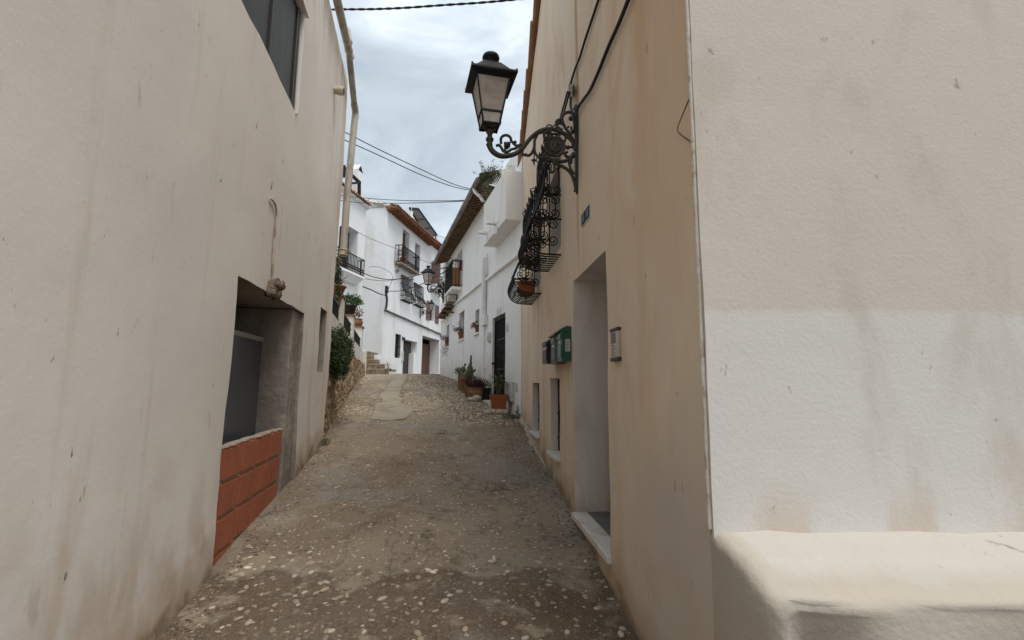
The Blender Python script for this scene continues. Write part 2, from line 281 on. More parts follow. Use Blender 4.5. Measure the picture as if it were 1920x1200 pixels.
# ------------------------------------------------------------------ mesh builder
def wl(o):
    v = Vector((0, 0, 0))
    while o: v = v + o.location; o = o.parent
    return v
class MB:
    def __init__(s): s.v = []; s.f = []; s.m = []; s.sm = []; s.c = []; s.col = (1, 1, 1)
    def add(s, vs, fs, m=0, sm=False):
        b = len(s.v); s.v += [Vector(q) for q in vs]
        for f in fs: s.f.append([b + i for i in f]); s.m.append(m); s.sm.append(sm); s.c.append(s.col)
    def quad(s, a, b, c, d, m=0): s.add([a, b, c, d], [(0, 1, 2, 3)], m)
    def hexa(s, v, m=0): s.add(v, [(0, 1, 2, 3), (7, 6, 5, 4), (0, 4, 5, 1), (1, 5, 6, 2), (2, 6, 7, 3), (3, 7, 4, 0)], m)
    def bx(s, F_, s0, s1, o0, o1, z0, z1, m=0, bev=0):
        p = F_.P
        if bev <= 0:
            s.hexa([p(s0, o0, z0), p(s1, o0, z0), p(s1, o1, z0), p(s0, o1, z0), p(s0, o0, z1), p(s1, o0, z1), p(s1, o1, z1), p(s0, o1, z1)], m); return
        bm = bmesh.new()
        vs = [bm.verts.new(q) for q in ((s0, o0, z0), (s1, o0, z0), (s1, o1, z0), (s0, o1, z0), (s0, o0, z1), (s1, o0, z1), (s1, o1, z1), (s0, o1, z1))]
        for f in ((0, 1, 2, 3), (7, 6, 5, 4), (0, 4, 5, 1), (1, 5, 6, 2), (2, 6, 7, 3), (3, 7, 4, 0)): bm.faces.new([vs[i] for i in f])
        bmesh.ops.bevel(bm, geom=bm.edges[:], offset=bev, segments=2, affect='EDGES', profile=.5)
        bm.verts.index_update()
        s.add([p(*v.co) for v in bm.verts], [[v.index for v in f.verts] for f in bm.faces], m); bm.free()
    def tube(s, pts, r, n=8, m=0, cap=True, sm=True):
        pts = [Vector(p) for p in pts]; k = len(pts)
        rs = r if isinstance(r, (list, tuple)) else [r] * k
        vs = []; t0 = (pts[1] - pts[0]).normalized()
        a = t0.orthogonal().normalized()
        for i, p in enumerate(pts):
            t = (pts[min(i + 1, k - 1)] - pts[max(i - 1, 0)])
            if t.length < 1e-9: t = t0
            t.normalize(); a = (a - t * a.dot(t))
            if a.length < 1e-6: a = t.orthogonal()
            a.normalize(); b = t.cross(a)
            vs += [p + (a * math.cos(2 * math.pi * j / n) + b * math.sin(2 * math.pi * j / n)) * rs[i] for j in range(n)]
        fs = [(i * n + j, i * n + (j + 1) % n, (i + 1) * n + (j + 1) % n, (i + 1) * n + j) for i in range(k - 1) for j in range(n)]
        s.add(vs, fs, m, sm)
        if cap: s.add(vs[:n], [tuple(range(n))[::-1]], m); s.add(vs[-n:], [tuple(range(n))], m)
    def lathe(s, c, prof, n=20, m=0, mat=None, sm=True):
        c = Vector(c); vs = []
        for r, z in prof:
            for j in range(n):
                q = Vector((r * math.cos(2 * math.pi * j / n), r * math.sin(2 * math.pi * j / n), z))
                vs.append(c + (mat @ q if mat else q))
        k = len(prof)
        s.add(vs, [(i * n + j, i * n + (j + 1) % n, (i + 1) * n + (j + 1) % n, (i + 1) * n + j) for i in range(k - 1) for j in range(n)], m, sm)
        s.add(vs[:n], [tuple(range(n))[::-1]], m); s.add(vs[-n:], [tuple(range(n))], m)
    def ball(s, c, r, sub=2, m=0, rot=None, jit=0, sm=True):
        bm = bmesh.new(); bmesh.ops.create_icosphere(bm, subdivisions=sub, radius=1)
        r = r if isinstance(r, (tuple, list)) else (r, r, r); sd = random.random() * 50
        vs = []
        for v in bm.verts:
            q = Vector((v.co.x * r[0], v.co.y * r[1], v.co.z * r[2]))
            if jit: q *= 1 + jit * noise.noise(v.co * 1.6 + Vector((sd, sd, 0)))
            vs.append(Vector(c) + (rot @ q if rot else q))
        bm.verts.index_update()
        s.add(vs, [[v.index for v in f.verts] for f in bm.faces], m, sm); bm.free()
    def build(s, name, mats, parent=None, loc=None, recalc=True):
        if not isinstance(mats, (list, tuple)): mats = [mats]
        if parent: base = wl(parent)
        elif loc is not None: base = Vector(loc)
        else:
            n = len(s.v); base = Vector((sum(v.x for v in s.v) / n, sum(v.y for v in s.v) / n, min(v.z for v in s.v)))
        me = bpy.data.meshes.new(name)
        me.from_pydata([v - base for v in s.v], [], s.f)
        for mt in mats: me.materials.append(mt)
        me.polygons.foreach_set('material_index', s.m); me.polygons.foreach_set('use_smooth', s.sm)
        if any(c != (1, 1, 1) for c in s.c):
            at_ = me.attributes.new('Col', 'FLOAT_COLOR', 'CORNER'); d = []
            for f, c in zip(s.f, s.c): d += [c[0], c[1], c[2], 1.0] * len(f)
            at_.data.foreach_set('color', d)
        if recalc:
            bm = bmesh.new(); bm.from_mesh(me); bmesh.ops.recalc_face_normals(bm, faces=bm.faces[:]); bm.to_mesh(me); bm.free()
        me.update()
        o = bpy.data.objects.new(name, me); C.objects.link(o)
        if parent: o.parent = parent
        else: o.location = base
        return o
def tag(o, label=None, cat=None, group=None, kind=None):
    if label: o['label'] = label
    if cat: o['category'] = cat
    if group: o['group'] = group
    if kind: o['kind'] = kind
    return o
def empty(name, loc, label, cat, group=None):
    o = bpy.data.objects.new(name, None); C.objects.link(o); o.location = loc; o.empty_display_size = .2
    return tag(o, label, cat, group)
def copy_tree(o, parent=None):
    c = o.copy(); C.objects.link(c)
    if parent: c.parent = parent
    for ch in [q for q in o.children]: copy_tree(ch, c)
    return c
def spline(pts, k=6):
    pts = [Vector(p) for p in pts]
    if len(pts) < 3: return pts
    e = [pts[0] * 2 - pts[1]] + pts + [pts[-1] * 2 - pts[-2]]; out = []
    for i in range(1, len(e) - 2):
        for j in range(k):
            t = j / k; a, b, c, d = e[i - 1], e[i], e[i + 1], e[i + 2]
            out.append(.5 * ((2 * b) + (c - a) * t + (2 * a - 5 * b + 4 * c - d) * t * t + (3 * b - a - 3 * c + d) * t ** 3))
    return out + [pts[-1]]
def cuts(a, b, extra, cell):
    ks = sorted({round(a, 4), round(b, 4), *[round(e, 4) for e in extra if a < e < b]}); out = []
    for p, q in zip(ks, ks[1:]):
        n = max(1, int(round((q - p) / cell))); out += [p + (q - p) * i / n for i in range(n)]
    return out + [ks[-1]]
def wall(mb, F_, s0, s1, z0, z1, holes=(), cell=.25, amp=.008, o=0., thick=5., top=None, end=None, m=0, jag=0):
    """front sheet with real openings and reveals, closed behind into a solid volume"""
    S = cuts(s0, s1, [h[0] for h in holes] + [h[1] for h in holes], cell)
    Z = cuts(z0, z1, [h[2] for h in holes] + [h[3] for h in holes], cell)
    sd = s0 * 3.1 + F_.o.x * 7
    zc = max([h[3] for h in holes] + [z0]) + .05
    def pt(i, j, d=0.):
        s, z = S[i], Z[j]
        if top and z > zc: z = zc + (z - zc) * (top(s) - zc) / (z1 - zc)
        w = amp * (noise.noise(Vector((s * 1.1 + sd, z * 1.1, 1))) + .5 * noise.noise(Vector((s * 3.7 + sd, z * 3.7, 5)))) if d == 0 else 0
        e = jag * noise.noise(Vector((s * 6, z * 6, sd)))
        ss = s
        if end and s > s1 - .9: ss = s + (end(z) - s1) * (s - (s1 - .9)) / .9
        return F_.P(ss + e, o - d + w, z + (jag * noise.noise(Vector((s * 6 + 9, z * 6, sd)))))
    def hole(s, z):
        for h in holes:
            if h[0] < s < h[1] and h[2] < z < h[3]: return h
    g = {}
    base = len(mb.v)
    for i in range(len(S)):
        for j in range(len(Z)): g[i, j] = len(mb.v) ; mb.v.append(pt(i, j))
    def face(ix, mm, sm=False): mb.f.append(ix); mb.m.append(mm); mb.sm.append(sm); mb.c.append(mb.col)
    def cp(i, j): mb.v.append(mb.v[g[i, j]].copy()); return len(mb.v) - 1
    for i in range(len(S) - 1):
        for j in range(len(Z) - 1):
            if not hole((S[i] + S[i + 1]) / 2, (Z[j] + Z[j + 1]) / 2): face([g[i, j], g[i + 1, j], g[i + 1, j + 1], g[i, j + 1]], m, True)
    for h in holes:
        I = [i for i in range(len(S)) if h[0] - 1e-4 <= S[i] <= h[1] + 1e-4]; J = [j for j in range(len(Z)) if h[2] - 1e-4 <= Z[j] <= h[3] + 1e-4]
        d = h[4]; rm = h[5] if len(h) > 5 else m
        def strip(idx):
            b = []; a = [cp(*q) for q in idx]
            for (i, j) in idx:
                b.append(len(mb.v)); mb.v.append(pt(i, j, d))
            for k in range(len(idx) - 1): face([a[k], a[k + 1], b[k + 1], b[k]], rm)
        strip([(I[0], j) for j in J]); strip([(I[-1], j) for j in J]); strip([(i, J[0]) for i in I]); strip([(i, J[-1]) for i in I])
    # solid behind
    n, k = len(S) - 1, len(Z) - 1
    def back(i, j):
        mb.v.append(pt(i, j, thick)); return len(mb.v) - 1
    for i in (0, n):
        b = [back(i, j) for j in range(k + 1)]; a = [cp(i, j) for j in range(k + 1)]
        for j in range(k): face([a[j], a[j + 1], b[j + 1], b[j]], m)
    b = [back(i, k) for i in range(n + 1)]; a = [cp(i, k) for i in range(n + 1)]
    for i in range(n): face([a[i], a[i + 1], b[i + 1], b[i]], m)
    q = [back(0, 0), back(n, 0), back(n, k), back(0, k)]; face(q, m)
def box_on(F_, name, mat, parent, s0, s1, o0, o1, z0, z1, bev=0):
    mb = MB(); mb.bx(F_, s0, s1, o0, o1, z0, z1, 0, bev); return mb.build(name, mat, parent)
def leaf(mb, p, size, cols, up=.3, wr=.4):
    d = Vector((random.gauss(0, 1), random.gauss(0, 1), random.gauss(up, 1))).normalized()
    a = d.orthogonal().normalized(); a = Matrix.Rotation(random.random() * 6.28, 3, d) @ a; b = d.cross(a)
    l = size * random.uniform(.6, 1.25); w = l * wr
    c = random.choice(cols); k = random.uniform(.7, 1.3); mb.col = (c[0] * k, c[1] * k, c[2] * k)
    m = p + d * l * .5 + b * w * .15
    mb.add([p, m + a * w * .5, p + d * l - b * w * .1, m - a * w * .5], [(0, 1, 2, 3)])
def clump(mb, c, r, n, size, cols, up=.3, wr=.4):
    r = r if isinstance(r, (tuple, list)) else (r, r, r)
    for _ in range(n):
        v = Vector((random.gauss(0, 1), random.gauss(0, 1), random.gauss(0, 1))).normalized() * (random.random() ** .45)
        leaf(mb, Vector(c) + Vector((v.x * r[0], v.y * r[1], v.z * r[2])), size, cols, up, wr)
def text_mesh(mb, F_, txt, s, o, z, h, m=0, depth=.002, stretch=1.0, thin=0.):
    """lettering raised from the sheet; s,z is its centre"""
    cu = bpy.data.curves.new('lettering', 'FONT'); cu.body = txt; cu.size = 1; cu.align_x = 'CENTER'; cu.align_y = 'CENTER'; cu.extrude = .01; cu.offset = -thin; cu.resolution_u = 2
    ob = bpy.data.objects.new('lettering', cu); C.objects.link(ob)
    me = bpy.data.meshes.new_from_object(ob.evaluated_get(bpy.context.evaluated_depsgraph_get()))
    xs = [v.co for v in me.vertices]; hh = max(v.y for v in xs) - min(v.y for v in xs); cy = (max(v.y for v in xs) + min(v.y for v in xs)) / 2; k = h / hh
    sg = 1 if F_.rt.dot(F_.u) > 0 else -1
    mb.add([F_.P(s + sg * v.x * k * stretch, o + (depth if v.z > 0 else 0), z + (v.y - cy) * k) for v in xs], [list(p.vertices) for p in me.polygons], m)
    bpy.data.objects.remove(ob); bpy.data.curves.remove(cu); bpy.data.meshes.remove(me)
CLOUD_OFF = (12, 3, 3.4); SKY = 1.0; SUN = 1.5; EXPO = 0.82
# ------------------------------------------------------------------ street
def axis(segs):
    out = []
    for a, b, d in segs:
        n = max(1, int(round((b - a) / d))); out += [a + (b - a) * i / n for i in range(n)]
    return out + [segs[-1][1]]
gx = axis([(-60, -12, 6), (-12, -3.4, .4), (-3.4, 1.6, .1), (1.6, 12, .6), (12, 60, 6)])
gy = axis([(-40, -6, 3), (-6, 0, .5), (0, 9, .1), (9, 20, .25), (20, 44, 1), (44, 150, 8)])
mb = MB()
mb.v = [Vector((x, y, gz(x, y) + (.006 * noise.noise(Vector((x * 5, y * 5, 1))) if -4 < x < 2 else 0))) for y in gy for x in gx]
nx = len(gx)
mb.f = [[j * nx + i, j * nx + i + 1, (j + 1) * nx + i + 1, (j + 1) * nx + i] for j in range(len(gy) - 1) for i in range(nx - 1)]
mb.m = [0] * len(mb.f); mb.sm = [True] * len(mb.f); mb.c = [(1, 1, 1)] * len(mb.f)
tag(mb.build('street', street_m, loc=(0, 0, 0)), kind='structure')

# the pale concrete strip up the middle of the lane with its side branch
poly = [gpx(*q) for q in ((692, 787), (712, 752), (727, 722), (734, 705), (758, 705), (752, 735), (755, 757), (776, 762), (826, 762), (822, 769), (768, 771), (765, 779), (760, 788))]
poly[3] = Vector((-.2335 * 22, 22)); poly[4] = Vector((-.209 * 22, 22))
def inside(p, pl):
    c = False
    for i in range(len(pl)):
        a, b = pl[i - 1], pl[i]
        if (a.y > p.y) != (b.y > p.y) and p.x < (b.x - a.x) * (p.y - a.y) / (b.y - a.y) + a.x: c = not c
    return c
mb = MB(); y = 8.0
while y < 22:
    dy = .07 if y < 14 else .16; x = -5.3
    while x < 0:
        q = Vector((x + .02 + .10 * noise.noise(Vector((x * 3, y * 2, 2))), y + .05 + .12 * noise.noise(Vector((x * 2, y * 3, 7)))))
        if inside(q, poly):
            mb.add([(a, b, gz(a, b) + .009) for a, b in ((x, y), (x + .04, y), (x + .04, y + dy), (x, y + dy))], [(0, 1, 2, 3)])
        x += .04
    y += dy
bm_strip = mb.build('concrete_strip', strip_m); tag(bm_strip, kind='structure')

# river pebbles set into the street
def lim(y):
    l = LEF.o.x + LEF.u.x / LEF.u.y * (y - LEF.o.y) if y < 7 else GAR.o.x + GAR.u.x / GAR.u.y * (y - GAR.o.y)
    r = TAN.o.x + TAN.u.x / TAN.u.y * (y - TAN.o.y) if y < 8.8 else WHT.o.x + WHT.u.x / WHT.u.y * (y - WHT.o.y)
    return l + .04, r - .04
tmpl = []
for sub in (1, 2):
    bm = bmesh.new(); bmesh.ops.create_icosphere(bm, subdivisions=sub, radius=1); bm.verts.index_update()
    tmpl.append(([v.co.copy() for v in bm.verts], [[v.index for v in f.verts] for f in bm.faces if f.calc_center_median().z > -.35])); bm.free()
mb = MB(); rnd = random.Random(3)
PC = [(.46, .385, .29), (.38, .30, .21), (.50, .43, .34), (.32, .255, .19), (.42, .37, .30), (.25, .19, .13), (.48, .38, .27), (.40, .33, .25)]
def pebble(x, y, r, el, lift):
    V, Fc = tmpl[1] if y < 4 else tmpl[0]
    a = rnd.random() * 3.14; ca, sa = math.cos(a), math.sin(a); z = gz(x, y); c = rnd.choice(PC); k = rnd.uniform(.65, 1.4) if y > 3.6 else rnd.uniform(.42, 1.0)
    mb.col = (c[0] * k, c[1] * k, c[2] * k)
    mb.add([(x + (v.x * r * el) * ca - v.y * r * sa, y + (v.x * r * el) * sa + v.y * r * ca, z + v.z * r * .55 + r * lift) for v in V], Fc, 0, True)
n = 0
def dens(x, y):
    nz = noise.noise(Vector((x * .9, y * .7, 4)))
    if y < 3.75: return (170 if nz > -.1 else 90) * (.4 if -.3 < x < .02 and y < 3.2 else 1), .008, .023
    if y < 8.2:
        return (230 if nz > -.15 else 110), .0055, .0145
    l, r = lim(y); f = (x - l) / (r - l)
    if inside(Vector((x, y)), poly): return 0, .01, .02
    if f > .62 - .012 * (y - 8.2): return (560 if y < 13 else 300), .013, .025
    if nz > -.08 and y > 9: return 380, .013, .024
    return 110, .009, .018
y = 1.0
while y < 19:
    l, r = lim(y); l = max(l, -.62 * y - .3)
    stp = .1; x = l
    while x < r:
        d, ra, rb = dens(x, y); k = d * stp * stp
        for _ in range(int(k) + (rnd.random() < k - int(k))):
            q = rnd.random() ** 2
            pebble(x + rnd.random() * stp, y + rnd.random() * stp, ra + (rb - ra) * q, rnd.uniform(1.1, 2.1), rnd.uniform(-.34, .08))
        x += stp
    y += stp
tag(mb.build('pebbles', pebble_m, loc=(0, 0, 0), recalc=False), kind='stuff')

# loose grit and dead leaves gathered at the feet of both walls
mb = MB(); rg = random.Random(17)
GC = [(.16, .12, .08), (.10, .075, .05), (.26, .21, .15), (.33, .28, .22), (.13, .07, .035)]
for i in range(2600):
    y = 2.2 + rg.random() ** 1.3 * 14; l, r = lim(y); x = (l - .02 + abs(rg.gauss(0, .10))) if rg.random() < .55 else (r + .02 - abs(rg.gauss(0, .10)))
    if x < -.6 * y - .3: continue
    V, Fc = tmpl[0]; q = rg.uniform(.003, .013) if y < 8 else rg.uniform(.006, .016); c = rg.choice(GC); k = rg.uniform(.6, 1.2); mb.col = (c[0] * k, c[1] * k, c[2] * k); z = gz(x, y)
    a, b = rg.uniform(.6, 1.6), rg.uniform(.5, 1)
    mb.add([(x + v.x * q * a, y + v.y * q * b, z + v.z * q * .6) for v in V], Fc)
tag(mb.build('gravel', pebble_m, loc=(0, 0, 0), recalc=False), kind='stuff')

# ------------------------------------------------------------------ tan house on the right
def zz(F_, x, y, o=0): return F_.px(x, y, o)[1]
def ss(F_, x, y, o=0): return F_.px(x, y, o)[0]
CORN = 1.972; TEND = 8.93
tan = empty('tan_house', TAN.P(CORN, 0, -1.7), 'ochre plastered house filling the right side, with belly window grilles and a deep doorway', 'house')
zv0, zv1 = zz(TAN, 978, 310), zz(TAN, 1013, 0); sv0, sv1 = ss(TAN, 978, 310), ss(TAN, 1013, 0)
vsl = (zv1 - zv0) / (sv0 - sv1)
def tantop(s): return min(zv0 + (TEND - s) * vsl, zv0 + (s - CORN + 1.2) * vsl + 1.0)
H_door = (3.357, 4.45, -1.153, .975, .75, 1)
H_w1 = (5.165, 5.76, -.79, .06, .20, 1); H_w2 = (6.60, 7.35, -.71, .006, .20, 1)
H_u1 = (5.08, 5.80, 1.50, 2.50, .30, 1); H_u2 = (6.50, 7.25, 1.40, 2.50, .30, 1)
mb = MB()
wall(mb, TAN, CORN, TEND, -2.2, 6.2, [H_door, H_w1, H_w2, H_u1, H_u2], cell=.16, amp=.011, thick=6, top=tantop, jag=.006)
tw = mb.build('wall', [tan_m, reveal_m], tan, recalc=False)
# end wall that faces the viewer: a sheet standing 4 mm proud, with corner bead
ENDF = F(TAN.P(CORN, 0, 0).to_2d() + Vector((0, 0)), Vector((1, 0.02)), 'L')
mb = MB(); wall(mb, ENDF, .004, 6.2, -2.2, 6.0, [], cell=.2, amp=.010, o=.03, thick=.02, jag=.004)
mb.build('end_wall', end_m, tan, recalc=False)
mb = MB(); pts = [TAN.P(CORN - .012, .004 + .003 * noise.noise(Vector((z * 4, 0, 0))), z) for z in [-.58 + .12 * i for i in range(56)]]
mb.tube(pts, [.010 + .004 * noise.noise(Vector((i * .7, 3, 0))) for i in range(len(pts))], 8); mb.build('corner_bead', bead_m, tan)
# rendered bench running on from the corner towards the viewer
def tanw(q, z):
    sd = CORN * 3.1 + TAN.o.x * 7
    return .011 * (noise.noise(Vector((q * 1.1 + sd, z * 1.1, 1))) + .5 * noise.noise(Vector((q * 3.7 + sd, z * 3.7, 5))))
def rd0(q): return .05 + .02 * noise.noise(Vector((q * 14, 0, 3)))
mb = MB(); rows = []
for i in range(19):
    t = i / 18; q = CORN - .001 - .36 * t
    zt = -.585 - .05 * t - .20 * max(0, t - .62) ** 1.5
    pr = []
    for z in [-2.2 + (zt - rd0(q) + 2.2) * k / 14 for k in range(15)]: pr.append(TAN.P(q, tanw(q, z) + .012 * math.sin(t * 3.1) , z))
    rd = .05 + .02 * noise.noise(Vector((q * 14, 0, 3))); o0 = tanw(q, zt)
    for k in range(1, 7): a_ = k / 6 * 1.57; pr.append(TAN.P(q, o0 + .012 * math.sin(t * 3.1) - rd * (1 - math.cos(a_)), zt - rd + rd * math.sin(a_)))
    for d_ in (.05, .1, .16, .22, .3, .4, .5, .65, .8, 1.0, 1.2, 1.5, 1.9, 2.4, 3.0, 4.0): v = TAN.P(q, 0, zt); pr.append(Vector((v.x + rd + d_, v.y + .01 * d_, v.z + .014 * noise.noise(Vector((d_ * 4, q * 6, 0))) + .006 * noise.noise(Vector((d_ * 15, q * 20, 0))))))
    rows.append(pr)
# rounded nose at the near end
for k in range(1, 6):
    a_ = k / 5 * 1.57; q = CORN - .361 - .05 * math.sin(a_); dz = .05 * (1 - math.cos(a_)); L0 = rows[18]
    rows.append([v + Vector((TAN.u.x * -.05 * math.sin(a_) + .05 * (1 - math.cos(a_)), TAN.u.y * -.05 * math.sin(a_) + .02 * noise.noise(Vector((v.x * 5, v.z * 5, k))), -dz * (1 if j > 12 else 0))) for j, v in enumerate(L0)])
L0 = rows[-1]; rows.append([Vector((v.x + .0, v.y - .004, -.6)) for v in L0])
k = len(rows[0])
mb.add([v for r_ in rows for v in r_], [(i * k + j, i * k + j + 1, (i + 1) * k + j + 1, (i + 1) * k + j) for i in range(len(rows) - 1) for j in range(k - 1)], 0, True)
mb.build('bench', bench_m, tan)
# mortar fillet along the foot of the wall
mb = MB(); prv = None
for i in range(60):
    s = 6.0 + (TEND - 6.0) * i / 59; w = (.055 + .05 * noise.noise(Vector((s * 3, 0, 4))) + .02 * noise.noise(Vector((s * 11, 0, 4)))) * min(1, (s - 5.99) * 1.2)
    a = TAN.P(s, 0, 0); q = TAN.P(s, w, 0); g0 = gz(a.x, a.y); g1 = gz(q.x, q.y)
    row = [Vector((a.x, a.y, g0 + .07 * min(1, (s - 5.99) * 1.2))), TAN.P(s, .45 * w, g0 - EZ + .045 * min(1, (s - 5.99) * 1.2)), Vector((q.x, q.y, g1 - .01))]
    if prv: mb.add(prv + row, [(0, 1, 4, 3), (1, 2, 5, 4)], 0, True)
    prv = row
mb.build('mortar_fillet', M('pale_mortar', (.40, .35, .28), (dict(col=(.3, .25, .19), sc=9, lo=.5, hi=.65),), bump=((30, .7, .02),)), tan)
# doorway
box_on(TAN, 'threshold', marble_m, tan, 3.335, 4.47, -.22, .035, -1.205, -1.150, .008)
mb = MB()
for i in range(3): mb.bx(TAN, 3.37 + .36 * i, 3.725 + .36 * i, -.74, -.108, -1.21, -1.147, 0, .003)
mb.build('porch_floor', tile_m, tan)
d = box_on(TAN, 'door', woodd_m, tan, 3.36, 4.44, -.75, -.70, -1.15, .97)
mb = MB()
for a in (3.45, 3.95):
    for z0, z1 in ((-1.0, -.25), (-.1, .8)): mb.bx(TAN, a, a + .40, -.70, -.685, z0, z1, 0, .006)
mb.build('door_panel', woodd_m, d)
for h, nm in ((H_w1, 0), (H_w2, 1)):
    w = box_on(TAN, 'window', dark_m, tan, h[0] + .01, h[1] - .01, -.198, -.128, h[2], h[3])
    mb = MB()
    for a in (h[0] + .015, h[1] - .06): mb.bx(TAN, a, a + .045, -.128, -.108, h[2] + .01, h[3] - .01)
    mb.bx(TAN, h[0] + .06, h[1] - .06, -.128, -.108, h[3] - .06, h[3] - .01); mb.bx(TAN, h[0] + .06, h[1] - .06, -.128, -.108, h[2] + .01, h[2] + .06)
    mb.build('frame', woodd_m, w)
    mb = MB()
    n = 5
    for i in range(n):
        a = h[0] + (h[1] - h[0]) * (i + .5) / n; mb.tube([TAN.P(a, -.095, h[2] + .01), TAN.P(a, -.095, h[3] - .01)], .011, 6)
    for z in (h[2] + .15, (h[2] + h[3]) / 2, h[3] - .12): mb.bx(TAN, h[0] + .01, h[1] - .01, -.106, -.084, z, z + .022)
    mb.build('window_bars', iron_m, w)
    mb = MB(); mb.bx(TAN, h[0] - .03, h[1] + .03, -.10, .045, h[2] - .035, h[2] + .004, 0, .006); mb.build('sill', marble_m, w)
# verge of roof tiles on the sloping top edge
mb = MB(); s = TEND + .1; i = 0
while s > CORN + 2.0:
    a, b = s, s - .36; z0 = tantop(a) if a < TEND else zv0 - (a - TEND) * vsl; z1 = tantop(b)
    for o in (.0, .14):
        jit = .012 * random.uniform(-1, 1)
        A, B = TAN.P(a, o - .10 + jit, z0 + .02), TAN.P(b, o - .10 + jit, z1 + .045)
        mb.tube([A, B], [.05, .072], 8)
    mb.add([TAN.P(a, .015, z0 - .01), TAN.P(b, .015, z1 + .012), TAN.P(b, -.1, z1 + .012), TAN.P(a, -.1, z0 - .01), TAN.P(a, .015, z0 + .03), TAN.P(b, .015, z1 + .05), TAN.P(b, -.1, z1 + .05), TAN.P(a, -.1, z0 + .03)],
           [(0, 1, 2, 3), (7, 6, 5, 4), (0, 4, 5, 1), (1, 5, 6, 2), (2, 6, 7, 3), (3, 7, 4, 0)])
    s -= .31
mb.build('roof_verge', terraold_m, tan)

# ---- belly grilles of the tan house
def spiral(F_, mb, s, oc, zc, r, a0, turns, rr, tail=None, plane='o', n=20):
    pts = []
    for i in range(n + 1):
        t = i / n; a = a0 + turns * 6.283 * t; q = r * (1 - .78 * t)
        du, dz = q * math.cos(a), q * math.sin(a)
        pts.append(F_.P(s, oc + du, zc + dz) if plane == 'o' else F_.P(s + du, oc, zc + dz))
    mb.tube(pts, rr, 5)
def s_scroll(F_, mb, s, o0, z0, z1, r, rr, flip=1, plane='o'):
    """an S or C shaped wrought scroll between two heights"""
    zm0, zm1 = z0 + r, z1 - r
    sp = []
    for i in range(15):
        t = i / 14; a = math.pi * .5 * flip + flip * 2 * math.pi * 1.1 * (1 - t); q = r * (.25 + .75 * t); sp.append((q * math.cos(a), zm1 + q * math.sin(a) * 1))
    c = [(-r * .2 * flip, zm1 - r * .9), (-r * .9 * flip, (z0 + z1) / 2 + r * .1), (-r * .2 * flip, zm0 + r * .9)]
    spiral(F_, mb, s, o0, zm1, r, math.pi * (.5 if flip > 0 else .5), 1.4 * flip, rr, plane=plane)
    spiral(F_, mb, s, o0, zm0, r, -math.pi * .5, -1.4 * flip, rr, plane=plane)
    back = [(0, z1), (flip * -r * 1.9 * -1, z1 - r * .5), (flip * r * 2.4, (z0 + z1) / 2), (flip * r * 1.9, z0 + r * .5), (0, z0)]
    mb.tube(spline([(F_.P(s, o0 + a, b) if plane == 'o' else F_.P(s + a, o0, b)) for a, b in back], 5), rr, 5)
PROFG = [(2.84, .13), (2.6, .14), (2.35, .165), (2.1, .205), (1.92, .26), (1.78, .325), (1.67, .37), (1.585, .385), (1.50, .36), (1.435, .30), (1.405, .22), (1.398, .12), (1.395, .0)]
def grille(F_, s0, s1, parent, nb=9, rr=.0078, prof_=PROFG, scale_o=1.0, lite=False, zs=(2.80, 2.47, 2.08, 1.80)):
    g = MB()
    pf = spline([Vector((o * scale_o, z, 0)) for z, o in prof_], 3)
    def oat(z):
        best = min((p for p in pf if p.y > prof_[-1][0] + .1), key=lambda p: abs(p.y - z)); return best.x
    for i in range(nb):
        s = s0 + (s1 - s0) * i / (nb - 1); g.tube([F_.P(s, p.x, p.y) for p in pf], rr * (1.25 if i in (0, nb - 1) else 1), 6)
    bars = g.build('grille_bars', iron_m, parent)
    g = MB()
    for z in zs:
        o = oat(z) + .004
        for s in (s0, s1): g.tube([F_.P(s, -.02, z), F_.P(s, o, z)], rr * 1.2, 6)
        g.tube([F_.P(s0, o, z), F_.P(s1, o, z)], rr * 1.2, 6)
    for k in (7.5, 8.6, 9.7):
        k0 = int(k); p = Vector(prof_[k0]).lerp(Vector(prof_[k0 + 1]), k - k0); g.tube([F_.P(s0, p[1] * scale_o, p[0]), F_.P(s1, p[1] * scale_o, p[0])], rr, 6)
    zt = zs[0]
    for s in (s0, s1): g.tube([F_.P(s, oat(1.9) * .5, zs[0]), F_.P(s, oat(1.9) * .5, prof_[-1][0])], rr, 6)
    g.build('grille_hoops', iron_m, parent)
    if lite: return
    g = MB()
    for s in (s0, s1):
        for za, zb in zip(zs[1:], zs[:-1]):
            om = oat((za + zb) / 2); r = min((zb - za) * .2, om * .26)
            s_scroll(F_, g, s, om * .26, za + .01, zb - .01, r, rr * .98, 1)
            s_scroll(F_, g, s, om * .74, za + .01, zb - .01, r, rr * .98, -1)
        s_scroll(F_, g, s, .09, zs[3] - .30, zs[3] - .01, .055, rr * .98, 1); s_scroll(F_, g, s, .25, zs[3] - .28, zs[3] - .01, .05, rr * .98, -1)
        for oo in (.05, .12): spiral(F_, g, s, oo, zs[0] + .07, .05, -1.57, 1.2, rr * .98)
    w = (s1 - s0) / 4
    for i in range(4):
        sc_ = s0 + w * (i + .5)
        for za, zb in zip(zs[1:3], zs[:2]):
            oo = oat((za + zb) / 2) + .008; s_scroll(F_, g, sc_, oo, za + .01, zb - .01, min(w * .3, (zb - za) * .2), rr * .95, 1 if i % 2 else -1, plane='s')
        spiral(F_, g, sc_, oat(zs[0]) + .004, zs[0] + .075, .05, -1.57, 1.3 if i % 2 else -1.3, rr * .98, plane='s')
    g.build('grille_scrolls', iron_m, parent)
